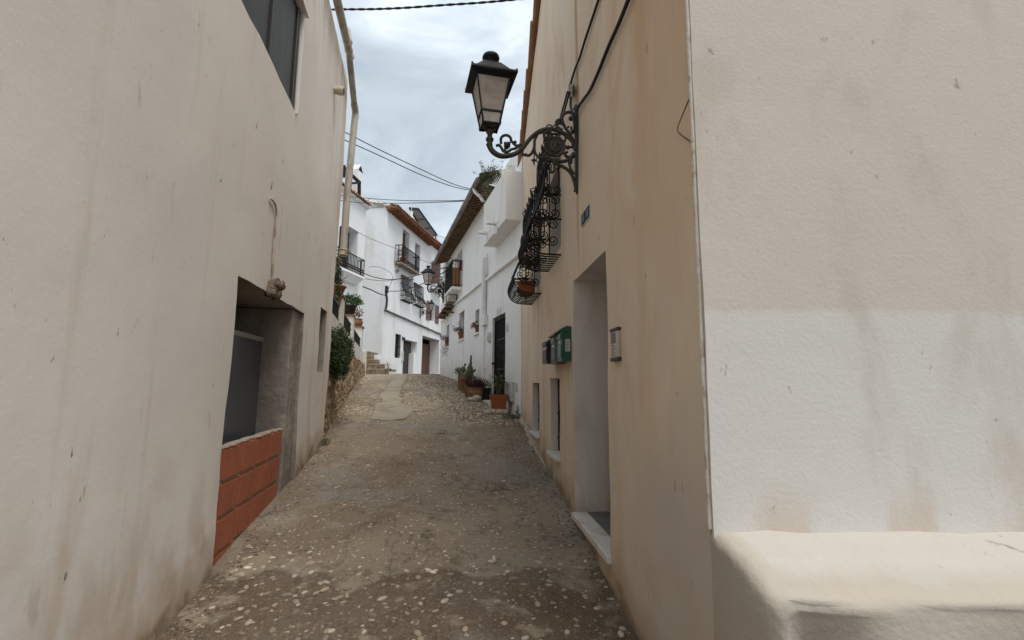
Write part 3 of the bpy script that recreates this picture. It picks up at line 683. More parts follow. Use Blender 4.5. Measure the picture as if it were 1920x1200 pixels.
for h, (a, b) in ((H_u1, (5.04, 5.82)), (H_u2, (6.42, 7.36))):
    w = box_on(TAN, 'window', glassd_m, tan, h[0] + .01, h[1] - .01, -.295, -.27, h[2], h[3])
    mb = MB()
    for q in (h[0] + .015, (h[0] + h[1]) / 2 - .02, h[1] - .06): mb.bx(TAN, q, q + .045, -.27, -.23, h[2] + .005, h[3] - .01)
    mb.bx(TAN, h[0] + .06, h[1] - .06, -.272, -.232, h[3] - .055, h[3] - .012)
    mb.build('frame', woodd_m, w)
g1 = bpy.data.objects.new('window_grille', None); C.objects.link(g1); g1.parent = tan
grille(TAN, 5.04, 5.82, g1)
g2 = bpy.data.objects.new('window_grille', None); C.objects.link(g2); g2.parent = tan; 
grille(TAN, 6.42, 7.36, g2, prof_=[(z - .17, o) for z, o in PROFG], zs=(2.63, 2.30, 1.91, 1.63))
# clay pot standing inside the lower grille
po = TAN.P(6.80, .17, 1.255)
root = empty('flower_pot', po, 'small red clay pot standing inside the farther belly grille on the ochre wall', 'pot')
mb = MB(); mb.lathe(po, [(.085, 0), (.10, .02), (.125, .17), (.14, .175), (.14, .205), (.12, .205), (.115, .17)], 18); mb.build('pot', terra_m, root)
mb = MB(); mb.lathe(po + Vector((0, 0, .15)), [(.116, 0), (.116, .012)], 14); mb.build('soil', M('dry_soil', (.05, .035, .025)), root)

# ------------------------------------------------------------------ near house on the left
LEND = 7.46
ltop_a, ltop_b = LEF.px(650, 140), LEF.px(625, 0)
def lefttop(s): return 4.95 + (7.5 - s) * .10 + .02 * noise.noise(Vector((s * 2, 0, 0)))
lef = empty('left_house', LEF.P(LEND, 0, -1.0), 'weathered cream house on the left with a half bricked doorway and a narrow slot window', 'house')
wz1 = zz(LEF, 572, 38)
H_lw = (3.3, 5.06, 2.81, wz1, .045, 0)
H_ln = (3.9, 5.94, -2.3, .80, 1.1, 1); H_ls = (6.73, 7.10, .135, 1.0, .34, 1)
def lend(z): return LEND + max(0, min(.30, (z + .8) * .075))
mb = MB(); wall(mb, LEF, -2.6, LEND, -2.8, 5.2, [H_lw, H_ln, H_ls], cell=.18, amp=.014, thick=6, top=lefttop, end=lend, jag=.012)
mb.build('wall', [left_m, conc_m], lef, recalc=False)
# fill of the old doorway
mb = MB(); mb.bx(LEF, 5.58, 5.935, -1.0, -.035, -2.3, .79, 0, .012); mb.build('door_post', conc_m, lef)
mb = MB(); mb.bx(LEF, 3.9, 5.58, -.95, -.90, -2.3, .79); mb.build('back_panel', conc_m, lef)
fr = MB()
sf = ss(LEF, 518, 620, -.33)
fr.bx(LEF, sf - .05, sf, -.36, -.31, -.55, .47, 0, .005); fr.bx(LEF, 3.95, sf - .05, -.36, -.31, .42, .47, 0, .005)
fr.bx(LEF, 4.5, 4.54, -.355, -.315, -.55, .42, 0, .004)
fo = fr.build('window_frame', M('galvanised_frame', (.36, .36, .36), rough=.5), lef)
mb = MB(); mb.bx(LEF, 3.95, sf - .05, -.345, -.325, -.55, .42); mb.build('pane', M('dull_grey_pane', (.10, .11, .125), rough=.25), fo)
# hollow brick courses with ribbed faces
mb = MB(); rb = random.Random(5); z = -.515
for row in range(5):
    s = 5.565 - .05 * rb.random() - .012 * row
    while s > 3.95:
        L_ = .36
        a, b = max(3.92, s - L_), s
        mb.bx(LEF, a, b, -.17, -.060, z - .235, z, 0, .006)
        k = a + .015
        while k < b - .03: mb.bx(LEF, k, k + .022, -.062, -.044, z - .226, z - .010); k += .038
        s -= L_ + .014
    z -= .256
br = mb.build('brick_infill', brick_m, lef)
mb = MB(); mb.bx(LEF, 3.95, 5.545, -.165, -.066, -2.3, -.522); mb.build('mortar', M('brick_mortar', (.34, .28, .22), bump=((40, .8, .01),)), br)
mb = MB()
for i in range(26): mb.ball(LEF.P(3.95 + 1.58 * i / 25, -.11 + .03 * rb.random(), -.505), (.05, .05, .018), 1, jit=.3)
mb.build('mortar_cap', M('crumbled_mortar', (.36, .29, .23), bump=((40, .8, .01),)), br)
# upper window
w = box_on(LEF, 'window', blind_m, lef, 3.31, 5.05, -.044, -.03, 2.815, wz1 - .005)
mb = MB()
for q in (4.99, 4.93, 3.33, 4.2): mb.bx(LEF, q, q + .045, -.03, -.012, 2.82, wz1 - .03)
mb.bx(LEF, 3.38, 4.93, -.029, -.013, 2.82, 2.86); mb.build('frame', blind_m, w)
mb = MB(); mb.bx(LEF, 3.2, 5.13, -.02, .05, wz1 + .003, wz1 + .04, 0, .008); mb.build('drip_moulding', whitecl_m, w)
mb = MB(); mb.bx(LEF, 5.062, 5.088, -.01, .018, 2.80, wz1 + .02, 0, .004); mb.build('trim', whitecl_m, w)
# crumbling mortar lump and old wire above the doorway
p0 = LEF.W(518, 541, .05)
mb = MB(); 
for k in range(7): mb.ball(p0 + Vector((random.uniform(-.01, .01), random.uniform(-.10, .05), random.uniform(-.06, .06))), (.05, .055, .05), 2, jit=.5)
lump = mb.build('mortar_lump', M('crumbling_mortar', (.22, .165, .12), (dict(col=(.10, .075, .055), sc=30, lo=.45, hi=.6),), bump=((60, .9, .01),)), lef)
mb = MB(); mb.tube(spline([LEF.W(515, 530, .06), LEF.W(518, 523, .08), LEF.W(524, 524, .08), LEF.W(527, 540, .08), LEF.W(528, 551, .06)], 5), .003, 5); mb.build('loose_wire', cable_m, lump)
mb = MB(); mb.tube(spline([LEF.W(507, 372, .015), LEF.W(513, 378, .015), LEF.W(517, 388, .015), LEF.W(518.5, 402, .015), LEF.W(517, 425, .015), LEF.W(513, 470, .015), LEF.W(510.5, 520, .015)], 6), .010, 7)
mb.build('conduit', M('conduit_beige', (.50, .42, .33), (dict(col=(.3, .22, .15), sc=8, lo=.5, hi=.65),)), lef)
# outlet stub
a = LEF.W(626, 169, 0); b = a + Vector((LEF.n.x, LEF.n.y, -.02)) * .13
mb = MB(); mb.tube([a, b], .052, 14); mb.tube([a + (b - a) * .45, b + (b - a) * .06], .06, 14); mb.tube([b + (b - a) * .05, b + (b - a) * .08], .048, 14, 1)
tag(mb.build('outlet_pipe', [pvcb_m, dark_m]), 'short beige drain stub poking out of the upper left wall', 'pipe')

# downpipe hanging off the left house
o_ = .10
def LW(x, y): return LEF.W(x, y, o_)
dp = empty('drainpipe', LW(644, 476), 'long grey plastic drainpipe with an elbow at the corner of the left house', 'drainpipe')
mb = MB(); mb.tube([LEF.W(622, -60, o_), LW(632, 0), LW(654.5, 96)], .058, 16); mb.build('upper_pipe', pvc_m, dp)
mb = MB(); mb.tube([LW(654, 94), LW(665, 203)], .050, 16); mb.build('slanted_pipe', pvc_m, dp)
mb = MB(); mb.tube(spline([LW(664.2, 196), LW(666, 207), LW(666.3, 213), LW(666, 221)], 5), .057, 16); mb.build('elbow', pvc_m, dp)
mb = MB(); mb.tube([LW(666, 216), LW(661, 265), LW(651, 365), LW(643.5, 474)], .055, 16); mb.build('lower_pipe', pvc_m, dp)
for x, y in ((650, 76), (653.5, 92), (656, 103)):
    mb = MB(); mb.tube([LW(x, y), LW(x + .9, y + 4)], .063, 16); mb.build('collar', pvcb_m, dp)
mb = MB(); mb.tube([LW(643.8, 467), LW(643, 479)], .066, 16); mb.tube([LW(643, 480), LW(643, 479)], .05, 16); mb.build('pipe_end', pvcb_m, dp)
mb = MB(); e = LW(643.5, 471)
mb.tube([e + Vector((-.16, -.02, 0)), e + Vector((.0, -.07, .01)), e + Vector((.12, -.02, .0))], .006, 6); mb.tube([e + Vector((-.14, 0, -.05)), e + Vector((.12, -.06, -.03))], .005, 6)
mb.build('bracket', rust_m, dp)
mb = MB(); mb.tube([LEF.W(652, 57, -.1), LEF.W(653.5, 70, .02), LEF.W(655, 80, .08)], .05, 12); tag(mb.build('vent_pipe', pvc_m), 'short grey pipe end sticking up behind the drainpipe on the left roof edge', 'pipe')
# ------------------------------------------------------------------ shared builders for houses
def tile_roof(F_, name, mat, parent, s0, s1, of, zf, ob, zb, pitch=.22):
    mb = MB(); n = max(4, int((s1 - s0) / pitch * 6)); vs = []
    rows = [(of, zf), (of + (ob - of) * .5, zf + (zb - zf) * .5), (ob, zb)]
    for o, z in rows:
        for i in range(n + 1):
            s = s0 + (s1 - s0) * i / n; h = .055 * math.cos((s - s0) / pitch * 6.283) + .02 * noise.noise(Vector((s * 2, o, 0)))
            vs.append(F_.P(s, o + .03 * noise.noise(Vector((int((s - s0) / pitch) * 3.3, 0, 0))), z + h))
    k = n + 1
    mb.add(vs, [(r * k + i, r * k + i + 1, (r + 1) * k + i + 1, (r + 1) * k + i) for r in range(2) for i in range(n)], 0, True)
    mb.add([v - Vector((0, 0, .03)) for v in vs[:k]] + vs[:k], [(i, i + 1, k + i + 1, k + i) for i in range(n)])
    mb.add([F_.P(s0, of, zf - .03), F_.P(s1, of, zf - .03), F_.P(s1, ob, zb - .05), F_.P(s0, ob, zb - .05)], [(0, 1, 2, 3)])
    return mb.build(name, mat, parent)
def railing(F_, parent, s0, s1, o0, o1, zb, zt, n=14, rr=.008, scroll=True, name='railing'):
    g = MB()
    path = [(s0, o0), (s0, o1), (s1, o1), (s1, o0)]
    for (a, b), (c, d) in zip(path, path[1:]):
        for z, r in ((zt, rr * 1.6), (zb + .05, rr * 1.2)): g.tube([F_.P(a, b, z), F_.P(c, d, z)], r, 6)
    L_ = s1 - s0
    for i in range(n + 1):
        s = s0 + L_ * i / n; g.tube([F_.P(s, o1, zb), F_.P(s, o1, zt)], rr, 5)
        if scroll and i < n:
            c = s + L_ / n / 2; r = min(L_ / n * .42, .05)
            for z in (zb + .16, zb + .27): spiral(F_, g, c, o1, z, r, 0, 1.2, rr * .7, plane='s', n=12)
    m_ = max(2, int(abs(o1 - o0) / (L_ / n)))
    for s in (s0, s1):
        for i in range(m_ + 1): g.tube([F_.P(s, o0 + (o1 - o0) * i / m_, zb), F_.P(s, o0 + (o1 - o0) * i / m_, zt)], rr, 5)
    return g.build(name, iron_m, parent)
def bars_on(F_, parent, s0, s1, o, z0, z1, n, rr=.012, nz=3, name='window_bars'):
    g = MB()
    for i in range(n): g.tube([F_.P(s0 + (s1 - s0) * (i + .5) / n, o, z0), F_.P(s0 + (s1 - s0) * (i + .5) / n, o, z1)], rr, 5)
    for i in range(nz): z = z0 + (z1 - z0) * (i + .5) / nz; g.bx(F_, s0, s1, o - rr * .8, o + rr * .8, z - rr, z + rr)
    return g.build(name, iron_m, parent)
def window(F_, parent, h, frame_m, pane_m, inset=.02, o=None):
    o = -(h[4] - inset) if o is None else o
    w_ = box_on(F_, 'window', pane_m, parent, h[0] + .01, h[1] - .01, o - .02, o, h[2] + .005, h[3] - .005)
    mb = MB(); a, b, z0, z1 = h[0] + .015, h[1] - .015, h[2] + .01, h[3] - .01; t = .05
    mb.bx(F_, a, a + t, o, o + .04, z0, z1); mb.bx(F_, b - t, b, o, o + .04, z0, z1); mb.bx(F_, (a + b) / 2 - t / 2, (a + b) / 2 + t / 2, o, o + .04, z0 + t, z1 - t)
    mb.bx(F_, a + t, b - t, o, o + .038, z0, z0 + t); mb.bx(F_, a + t, b - t, o, o + .038, z1 - t, z1)
    mb.build('frame', frame_m, w_); return w_

# ------------------------------------------------------------------ white house on the right
whi = empty('white_house', WHT.P(0, 0, -.6), 'white terraced house on the right with a long cane lined eave and black barred door', 'house')
Hd = (1.12, 2.22, -.365, 1.465, .22); Hw1 = (5.86, 6.75, 1.33, 2.20, .30); Hw2 = (3.72, 4.20, 1.30, 1.93, .28); Hw3 = (8.80, 9.40, 1.30, 2.10, .30)
Hb = (6.42, 7.5, 2.92, 4.3, .25); Hs = (10.15, 10.35, 1.0, 2.6, .1)
WE = 10.9
mb = MB(); wall(mb, WHT, 0.02, WE, -1.4, 4.72, [Hd, Hw1, Hw2, Hw3, Hb], cell=.3, amp=.016, thick=6, jag=.004); mb.build('wall', white_m, whi, recalc=False)
# gable stub and projecting bay next to the tan house
mb = MB(); mb.bx(WHT, .03, 1.95, .0, .315, 3.07, 4.06, 0, .012); mb.build('bay', whitecl_m, whi)
mb = MB(); mb.add([at(940, 322, 9.3), at(982, 305, 9.25), at(982, 345, 9.25), at(940, 345, 9.3), at(940, 322, 9.5), at(982, 305, 9.45), at(982, 345, 9.45), at(940, 345, 9.5)], [(0, 1, 2, 3), (7, 6, 5, 4), (0, 4, 5, 1), (1, 5, 6, 2), (2, 6, 7, 3), (3, 7, 4, 0)])
mb.tube([at(936, 323, 9.35), at(960, 314, 9.33), at(984, 304.5, 9.3)], [.035, .05, .04], 8); mb.build('parapet', whitet_m, whi)
for x, y in ((931, 419), (914, 437)):
    s_, z_ = WHT.px(x, y, .315); mb = MB(); mb.bx(WHT, s_ - .05, s_ + .05, .31, .52, z_ - .03, z_ + .03, 0, .006); mb.bx(WHT, s_ - .05, s_ + .05, .31, .335, z_ - .22, z_ - .03, 0, .004); mb.build('water_spout', whitecl_m, whi)
# eave
mb = MB(); mb.hexa([WHT.P(1.7, -.1, 4.72), WHT.P(9.75, -.1, 4.72), WHT.P(9.75, .44, 4.56), WHT.P(1.7, .44, 4.56), WHT.P(1.7, -.1, 4.80), WHT.P(9.75, -.1, 4.80), WHT.P(9.75, .44, 4.64), WHT.P(1.7, .44, 4.64)]); 
for i in range(40):
    s = 1.85 + 7.8 * i / 39; mb.hexa([WHT.P(s, 0, 4.62), WHT.P(s + .07, 0, 4.62), WHT.P(s + .07, .42, 4.51), WHT.P(s, .42, 4.51), WHT.P(s, 0, 4.70), WHT.P(s + .07, 0, 4.70), WHT.P(s + .07, .42, 4.58), WHT.P(s, .42, 4.58)])
rb = random.Random(9)
for i in range(220):
    s = rb.uniform(1.7, 9.7); a = rb.uniform(-.25, .25); mb.tube([WHT.P(s, rb.uniform(0, .1), 4.66 + rb.uniform(-.03, .02)), WHT.P(s + a, .43, 4.52 + rb.uniform(-.03, .03))], .008, 4)
mb.build('cane_soffit', cane_m, whi)
mb = MB(); g0 = []
for i in range(30):
    s = 1.75 + 8.05 * i / 29; g0.append(WHT.P(s, .50, 4.565 + .012 * noise.noise(Vector((s, 0, 0)))))
mb.tube(g0, .062, 10); mb.build('gutter', gutter_m, whi)
tile_roof(WHT, 'roof', rooft_m, whi, 1.75, 10.2, .47, 4.66, -3.5, 5.9)
mb = MB(); mb.tube(spline([WHT.P(2.2, .5, 4.52), WHT.P(2.15, .48, 4.42), WHT.P(2.05, .38, 4.28), WHT.P(1.97, .33, 4.15)], 5), .04, 10); mb.build('gutter_outlet', whitecl_m, whi)
# ledges, pipes
for a, b, za, zb_ in ((.12, 2.78, 2.44, 2.50), (3.05, 8.25, 2.54, 2.66), (8.3, 10.8, 2.40, 2.44)):
    mb = MB(); mb.hexa([WHT.P(a, -.05, za - .05), WHT.P(b, -.05, zb_ - .05), WHT.P(b, .075, zb_ - .04), WHT.P(a, .075, za - .04), WHT.P(a, -.05, za + .05), WHT.P(b, -.05, zb_ + .05), WHT.P(b, .06, zb_ + .03), WHT.P(a, .06, za + .03)]); mb.build('ledge', whitecl_m, whi)
mb = MB(); mb.tube([WHT.P(2.92, .06, 3.07), WHT.P(2.92, .06, 2.05), WHT.P(2.92, .06, 1.55)], .065, 12); mb.tube([WHT.P(2.65, .05, 3.10), WHT.P(2.78, .05, 2.62)], .022, 8); mb.build('rain_pipe', whitecl_m, whi)
mb = MB(); mb.bx(WHT, 2.72, 3.12, .0, .10, 1.38, 1.62, 0, .01); mb.tube([WHT.P(2.92, .04, 1.4), WHT.P(2.92, .04, -.35)], .02, 8); mb.bx(WHT, 2.86, 2.98, .0, .05, .35, .42); mb.build('pipe_box', whitecl_m, whi)
# windows and pots on their sills
for h in (Hw1, Hw2, Hw3):
    w_ = window(WHT, whi, h, woodd_m, glassd_m); mb = MB(); mb.bx(WHT, h[0] - .05, h[1] + .05, -.27, .05, h[2] - .05, h[2] + .004, 0, .006); mb.build('sill', whitecl_m, w_)
    if h is not Hw2: bars_on(WHT, w_, h[0] + .02, h[1] - .02, -.16, h[2] + .01, h[3] - .01, 5)
# black barred door
d_ = box_on(WHT, 'door', M('black_door_paint', (.05, .054, .058), rough=.35, spec=.4), whi, Hd[0] + .01, Hd[1] - .01, -.215, -.19, Hd[2], Hd[3])
mb = MB()
for a, b in ((Hd[0] + .012, Hd[0] + .08), (Hd[1] - .08, Hd[1] - .012)): mb.bx(WHT, a, b, -.10, -.04, Hd[2] + .02, Hd[3] - .012)
mb.bx(WHT, Hd[0] + .08, Hd[1] - .08, -.10, -.04, Hd[3] - .08, Hd[3] - .012); mb.bx(WHT, Hd[0] + .08, Hd[1] - .08, -.10, -.04, Hd[2] + .02, Hd[2] + .12); mb.build('frame', iron_m, d_)
g = MB()
for i in range(9): s = Hd[0] + .13 + (Hd[1] - Hd[0] - .26) * i / 8; g.tube([WHT.P(s, -.07, Hd[2] + .1), WHT.P(s, -.07, Hd[3] - .07)], .012, 6)
for z in (.95, .30, -.1): g.bx(WHT, Hd[0] + .08, Hd[1] - .08, -.082, -.058, z - .012, z + .012)
cs = (Hd[0] + Hd[1]) / 2
for z in (.72, .52, .12, -.0):
    for q in (-.07, .07): spiral(WHT, g, cs + q, -.062, z, .065, 0 if q > 0 else 3.14, 1.2 if q > 0 else -1.2, .009, plane='s')
g.build('door_bars', M('dark_grey_bars', (.012, .013, .014), rough=.5, spec=.3), d_)
mb = MB(); mb.bx(WHT, Hd[1] - .06, Hd[1] + .0, -.04, .02, .42, .46, 0, .005); mb.build('handle', iron_m, d_)
mb = MB(); mb.bx(WHT, 1.05, 2.6, .0, .22, -.72, -.375, 0, .015); mb.build('doorstep', marble_m, whi)
# balcony with plants
bal = bpy.data.objects.new('balcony', None); C.objects.link(bal); bal.parent = whi
mb = MB(); mb.bx(WHT, 6.3, 7.86, -.04, .345, 2.90, 2.99, 0, .01); mb.build('slab', whitecl_m, bal)
railing(WHT, bal, 6.33, 7.83, 0, .325, 3.0, 3.84, 15, .010)
mb = MB(); mb.bx(WHT, 6.36, 6.385, .06, .22, 3.02, 3.62, 0, .004); mb.bx(WHT, 6.36, 6.385, .225, .31, 3.02, 3.62, 0, .004); mb.build('wood_panel', woodpale_m, bal)
mb = MB(); mb.bx(WHT, Hb[0] + .01, Hb[1] - .01, -.24, -.21, Hb[2], Hb[3] - .01); mb.build('balcony_door', M('grey_shutter_door', (.30, .29, .28), (dict(col=(.2, .19, .18), sc=(3, 3, 14), lo=.45, hi=.6),)), whi)
LG = [(.030, .060, .018), (.045, .085, .025), (.022, .045, .015)]
LR = [(.16, .02, .015), (.24, .035, .03), (.10, .03, .02), (.05, .06, .025)]
t_ = empty('balcony_plants', WHT.P(7.0, .30, 3.1), 'flowering plants trailing over the black railing of the right hand balcony', 'plant')
mb = MB(); 
for s in (6.5, 6.8, 7.1, 7.4, 7.7): clump(mb, WHT.P(s, .34, 3.72 + .12 * math.sin(s * 7)), (.16, .16, .14), 60, .06, LG + [(.08, .05, .05)])
clump(mb, WHT.P(6.36, .18, 3.84), (.1, .16, .07), 60, .05, LG + [(.10, .03, .03)]); clump(mb, WHT.P(7.95, .40, 3.3), (.15, .1, .25), 80, .07, LG)
clump(mb, WHT.P(7.3, .32, 3.45), (.2, .2, .15), 60, .045, [(.30, .28, .27), (.24, .08, .09), (.2, .02, .03)]); mb.build('foliage', leaf_m, t_, recalc=False)
mb = MB(); 
for i in range(9):
    a = i / 8; mb.tube([WHT.P(6.34, .03 + .006 * i, 3.86), WHT.P(6.335, .035 + .006 * i, 3.70 - .02 * (i % 3)), WHT.P(6.335, .03 + .008 * i, 3.52 + .03 * (i % 2))], [.008, .016, .010], 5)
tag(mb.build('cloth', cloth_m), 'dark red cloth hung over the near end of the flowered balcony', 'cloth')
# air conditioner and slatted shelf below the balcony
ac = empty('air_conditioner', WHT.P(7.6, .2, 2.55), 'boxy off white air conditioner on brackets under the flowered balcony', 'air conditioner')
mb = MB(); mb.bx(WHT, 7.1, 7.9, .05, .32, 2.66, 2.87, 0, .012); mb.build('case', acw_m, ac)
mb = MB(); mb.lathe(WHT.P(7.5, .322, 2.765), [(.085, 0), (.085, .008), (.05, .012)], 16, mat=Matrix.Rotation(R(90), 3, 'Y') @ Matrix.Rotation(0, 3, 'X')); mb.build('fan_grille', gutter_m, ac)
for s in (7.2, 7.8): mb = MB(); mb.bx(WHT, s, s + .03, 0, .34, 2.62, 2.65); mb.build('bracket', rust_m, ac)
sh = MB()
for k, z in enumerate((2.60, 2.52, 2.44)): sh.bx(WHT, 7.6 + .5 * k, 8.9 + .45 * k, .02, .30 + .03 * k, z - .02, z + .012, 0, .004)
for s in (7.8, 8.6, 9.4): sh.bx(WHT, s, s + .03, 0, .26, 2.36, 2.42)
tag(sh.build('slat_shelf', rust_m), 'stepped brown wooden slats on the wall below the air conditioner', 'shelf')
# plates on the wall
def plate(F_, x0, x1, y0, y1, o, mat, name, label, cat, inkrows):
    a, zt = F_.px(x0, y0); b, _ = F_.px(x1, y0); _, zb = F_.px((x0 + x1) / 2, y1); _, zt = F_.px((x0 + x1) / 2, y0); a, b = min(a, b), max(a, b)
    r = empty(name, F_.P((a + b) / 2, 0, zb), label, cat)
    mb = MB(); mb.bx(F_, a, b, -.005, o, zb, zt, 0, .004); mb.build('plate', mat, r)
    if inkrows: inkrows(F_, a, b, o, zb, zt, r)
    return r
def rows_ink(F_, a, b, o, zb, zt, r):
    mb = MB(); w = b - a; h = zt - zb
    mb.bx(F_, a + w * .08, b - w * .08, o, o + .002, zb + h * .06, zb + h * .09); mb.bx(F_, a + w * .08, b - w * .08, o, o + .002, zt - h * .09, zt - h * .06)
    for k in (.25, .42, .6): mb.bx(F_, a + w * .22, a + w * (.55 + .3 * ((k * 7) % 1)), o, o + .002, zb + h * k, zb + h * (k + .09))
    mb.build('lettering', ink_m, r)
def num11(F_, a, b, o, zb, zt, r):
    mb = MB(); text_mesh(mb, F_, '11', (a + b) / 2, o, (zb + zt) / 2, (zt - zb) * .55, stretch=1.3); mb.build('lettering', M('faded_grey_glaze', (.25, .26, .28)), r)
plate(WHT, 932, 940, 577, 592, .02, plate_m, 'house_number', 'white ceramic number tile above the black barred door', 'sign', num11)
plate(WHT, 949.5, 953.5, 608, 621, .015, plate_m, 'wall_plaque', 'small white ceramic plaque right of the black barred door', 'plaque', rows_ink)
plate(WHT, 917, 921.5, 624, 641, .05, meter_m, 'letter_box', 'narrow pale letter box left of the black barred door', 'mailbox', rows_ink)
mt = empty('meter_box', WHT.P(.65, 0, -.4), 'white utility meter cabinet low on the wall beside the black barred door', 'cabinet')
a, z1_ = WHT.px(952, 716); b, _ = WHT.px(964.5, 716); z0_ = WHT.px(958, 752)[1]; z1_ = WHT.px(958, 716)[1]
mb = MB(); mb.bx(WHT, b, a, -.01, .06, z0_, z1_, 0, .006); mb.build('case', meter_m, mt)
mb = MB(); mb.bx(WHT, b + .03, a - .03, .06, .07, z0_ + .03, z1_ - .03, 0, .004); mb.build('lid', meter_m, mt)
a, _ = WHT.px(966.5, 725); b, _ = WHT.px(970, 725)
mb = MB(); z0_ = WHT.px(968, 733)[1]; z1_ = WHT.px(968, 718)[1]; mb.bx(WHT, b, a, -.01, .012, z0_, z1_)
for i in range(6): q = z0_ + (z1_ - z0_) * (i + .3) / 6; mb.bx(WHT, b + .012, a - .012, .012, .02, q, q + .02)
tag(mb.build('vent_grille', meter_m), 'tiny slatted white vent right of the meter cabinet', 'vent')

# ------------------------------------------------------------------ white house closing the lane
fa = empty('corner_house', FAR.P(0, 0, .5), 'tall white house closing the view with rust brown eaves and iron balconies', 'house')
A1 = (2.45, 3.62, 7.45, 10.0, .35); A2 = (4.75, 5.70, 7.75, 9.75, .35); A3 = (2.45, 3.85, 5.35, 6.9, .25); A4 = (4.65, 6.1, 5.4, 6.85, .25); A5 = (1.92, 2.85, 1.52, 3.03, .25)
A6 = (3.25, 5.75, .2, 2.80, .50); A7 = (6.75, 10.75, .2, 3.38, .85); A8 = (8.2, 9.35, 4.7, 6.05, .3); A9 = (8.45, 9.5, 7.5, 9.35, .3)
mb = MB(); wall(mb, FAR, 0, 14, -1, 10.62, [A1, A2, A3, A4, A5, A6, A7, A8, A9], cell=.6, amp=.02, thick=7); mb.build('wall', far_m, fa, recalc=False)
gab = F(FAR.P(0, 0, 0).to_2d(), -FAR.n, 'L')     # direction back along the gable
mb = MB(); mb.add([FAR.P(.0, 0, 10.5), FAR.P(.0, -3.5, 11.45), FAR.P(.0, -7, 10.5), FAR.P(7, 0, 10.5), FAR.P(7, -3.5, 11.45), FAR.P(7, -7, 10.5)], [(0, 1, 2), (3, 4, 5), (0, 1, 4, 3), (1, 2, 5, 4), (0, 3, 5, 2)]); mb.build('gable', far_m, fa)
mb = MB()
for i in range(16):
    a = .15 - 3.6 * i / 16; b = .15 - 3.6 * (i + 1.15) / 16; za = 10.52 + .95 * i / 16 + .06; zb_ = 10.52 + .95 * (i + 1.15) / 16 + .02
    mb.tube([FAR.P(-.0, a, za), FAR.P(-.0, b, zb_ + .03)], [.16, .12], 7)
mb.build('verge_tiles', whitet_m, fa)
def eave(s0, s1, o, zw, zo, par):
    mb = MB()
    mb.hexa([FAR.P(s0, -.05, zw), FAR.P(s1, -.05, zw), FAR.P(s1, o, zo), FAR.P(s0, o, zo), FAR.P(s0, -.05, zw + .25), FAR.P(s1, -.05, zw + .25), FAR.P(s1, o, zo + .12), FAR.P(s0, o, zo + .12)])
    n = int((s1 - s0) / .3)
    for i in range(n):
        s = s0 + (s1 - s0) * (i + .3) / n; mb.hexa([FAR.P(s, 0, zw - .09), FAR.P(s + .10, 0, zw - .09), FAR.P(s + .10, o - .03, zo - .07), FAR.P(s, o - .03, zo - .07), FAR.P(s, 0, zw + .02), FAR.P(s + .10, 0, zw + .02), FAR.P(s + .10, o - .03, zo + .02), FAR.P(s, o - .03, zo + .02)])
    mb.build('eave', soffit_m, par)
eave(-.12, 7.6, .62, 10.36, 10.44, fa); tile_roof(FAR, 'roof', rooft_m, fa, .12, 7.65, .68, 10.62, -3.5, 11.6, .26)
eave(7.7, 13.5, .42, 10.55, 10.68, fa); tile_roof(FAR, 'roof', rooft_m, fa, 7.7, 13.6, .5, 10.86, -3.5, 11.9, .26)
# openings
for h, mt_ in ((A1, woodb_m), (A2, woodd_m), (A9, woodd_m)):
    dd = box_on(FAR, 'balcony_door', mt_, fa, h[0] + .01, h[1] - .01, -.34, -.30, h[2], h[3] - .01)
    mb = MB(); mb.bx(FAR, (h[0] + h[1]) / 2 - .02, (h[0] + h[1]) / 2 + .02, -.30, -.28, h[2], h[3] - .02); mb.build('door_seam', dark_m, dd)
for h in (A3, A4):
    w_ = window(FAR, fa, h, M('white_window_frame', (.7, .7, .7)), M('pale_blind', (.62, .63, .64)))
    pg = [(h[3] + .02, .10), (h[3] - .5, .12), (h[3] - .85, .17), (h[2] + .35, .34), (h[2] + .12, .42), (h[2] - .04, .36), (h[2] - .10, .2), (h[2] - .10, 0), (h[2] - .10, -.01), (h[2] - .1, -.02), (h[2] - .1, -.03), (h[2] - .1, -.04), (h[2] - .1, -.05)]
    e_ = bpy.data.objects.new('window_grille', None); C.objects.link(e_); e_.parent = fa
    grille(FAR, h[0] - .05, h[1] + .05, e_, 9, .021, [p for p in pg], zs=(h[3] - .05, h[3] - .55, h[2] + .5, h[2] + .2), lite=True)
w_ = window(FAR, fa, A5, woodd_m, glassd_m); bars_on(FAR, w_, A5[0] + .03, A5[1] - .03, -.04, A5[2] + .01, A5[3] - .01, 5, .022)
w_ = window(FAR, fa, A8, woodd_m, glassd_m)
for a, b in ((7.35, 8.15), (9.4, 10.25)):
    s_ = MB(); s_.bx(FAR, a, b, .02, .06, 4.65, 6.08)
    for i in range(16): z = 4.72 + 1.28 * i / 16; s_.bx(FAR, a + .07, b - .07, .06, .075, z, z + .045)
    s_.build('shutter', shut_m, fa)
dd = box_on(FAR, 'door', M('grey_brown_door', (.075, .06, .055), (dict(col=(.05, .04, .036), sc=(5, 5, .5), lo=.45, hi=.6),), rough=.6), fa, 3.26, 5.74, -.49, -.44, .2, 2.70)
mb = MB()
for i in range(5): mb.bx(FAR, 3.32 + .48 * i, 3.75 + .48 * i, -.44, -.42, .6, 2.6)
mb.build('door_panel', woodd_m, dd)
box_on(FAR, 'door_pier', far_m, fa, 5.25, 5.745, -.41, -.03, .2, 2.0, .02)
dd = box_on(FAR, 'garage_door', woodb_m, fa, 6.76, 10.74, -.84, -.78, .2, 3.0)
mb = MB()
for i in range(13): mb.bx(FAR, 6.8 + .3 * i, 7.07 + .3 * i, -.78, -.76, .3, 2.95)
mb.build('door_boards', woodb_m, dd)
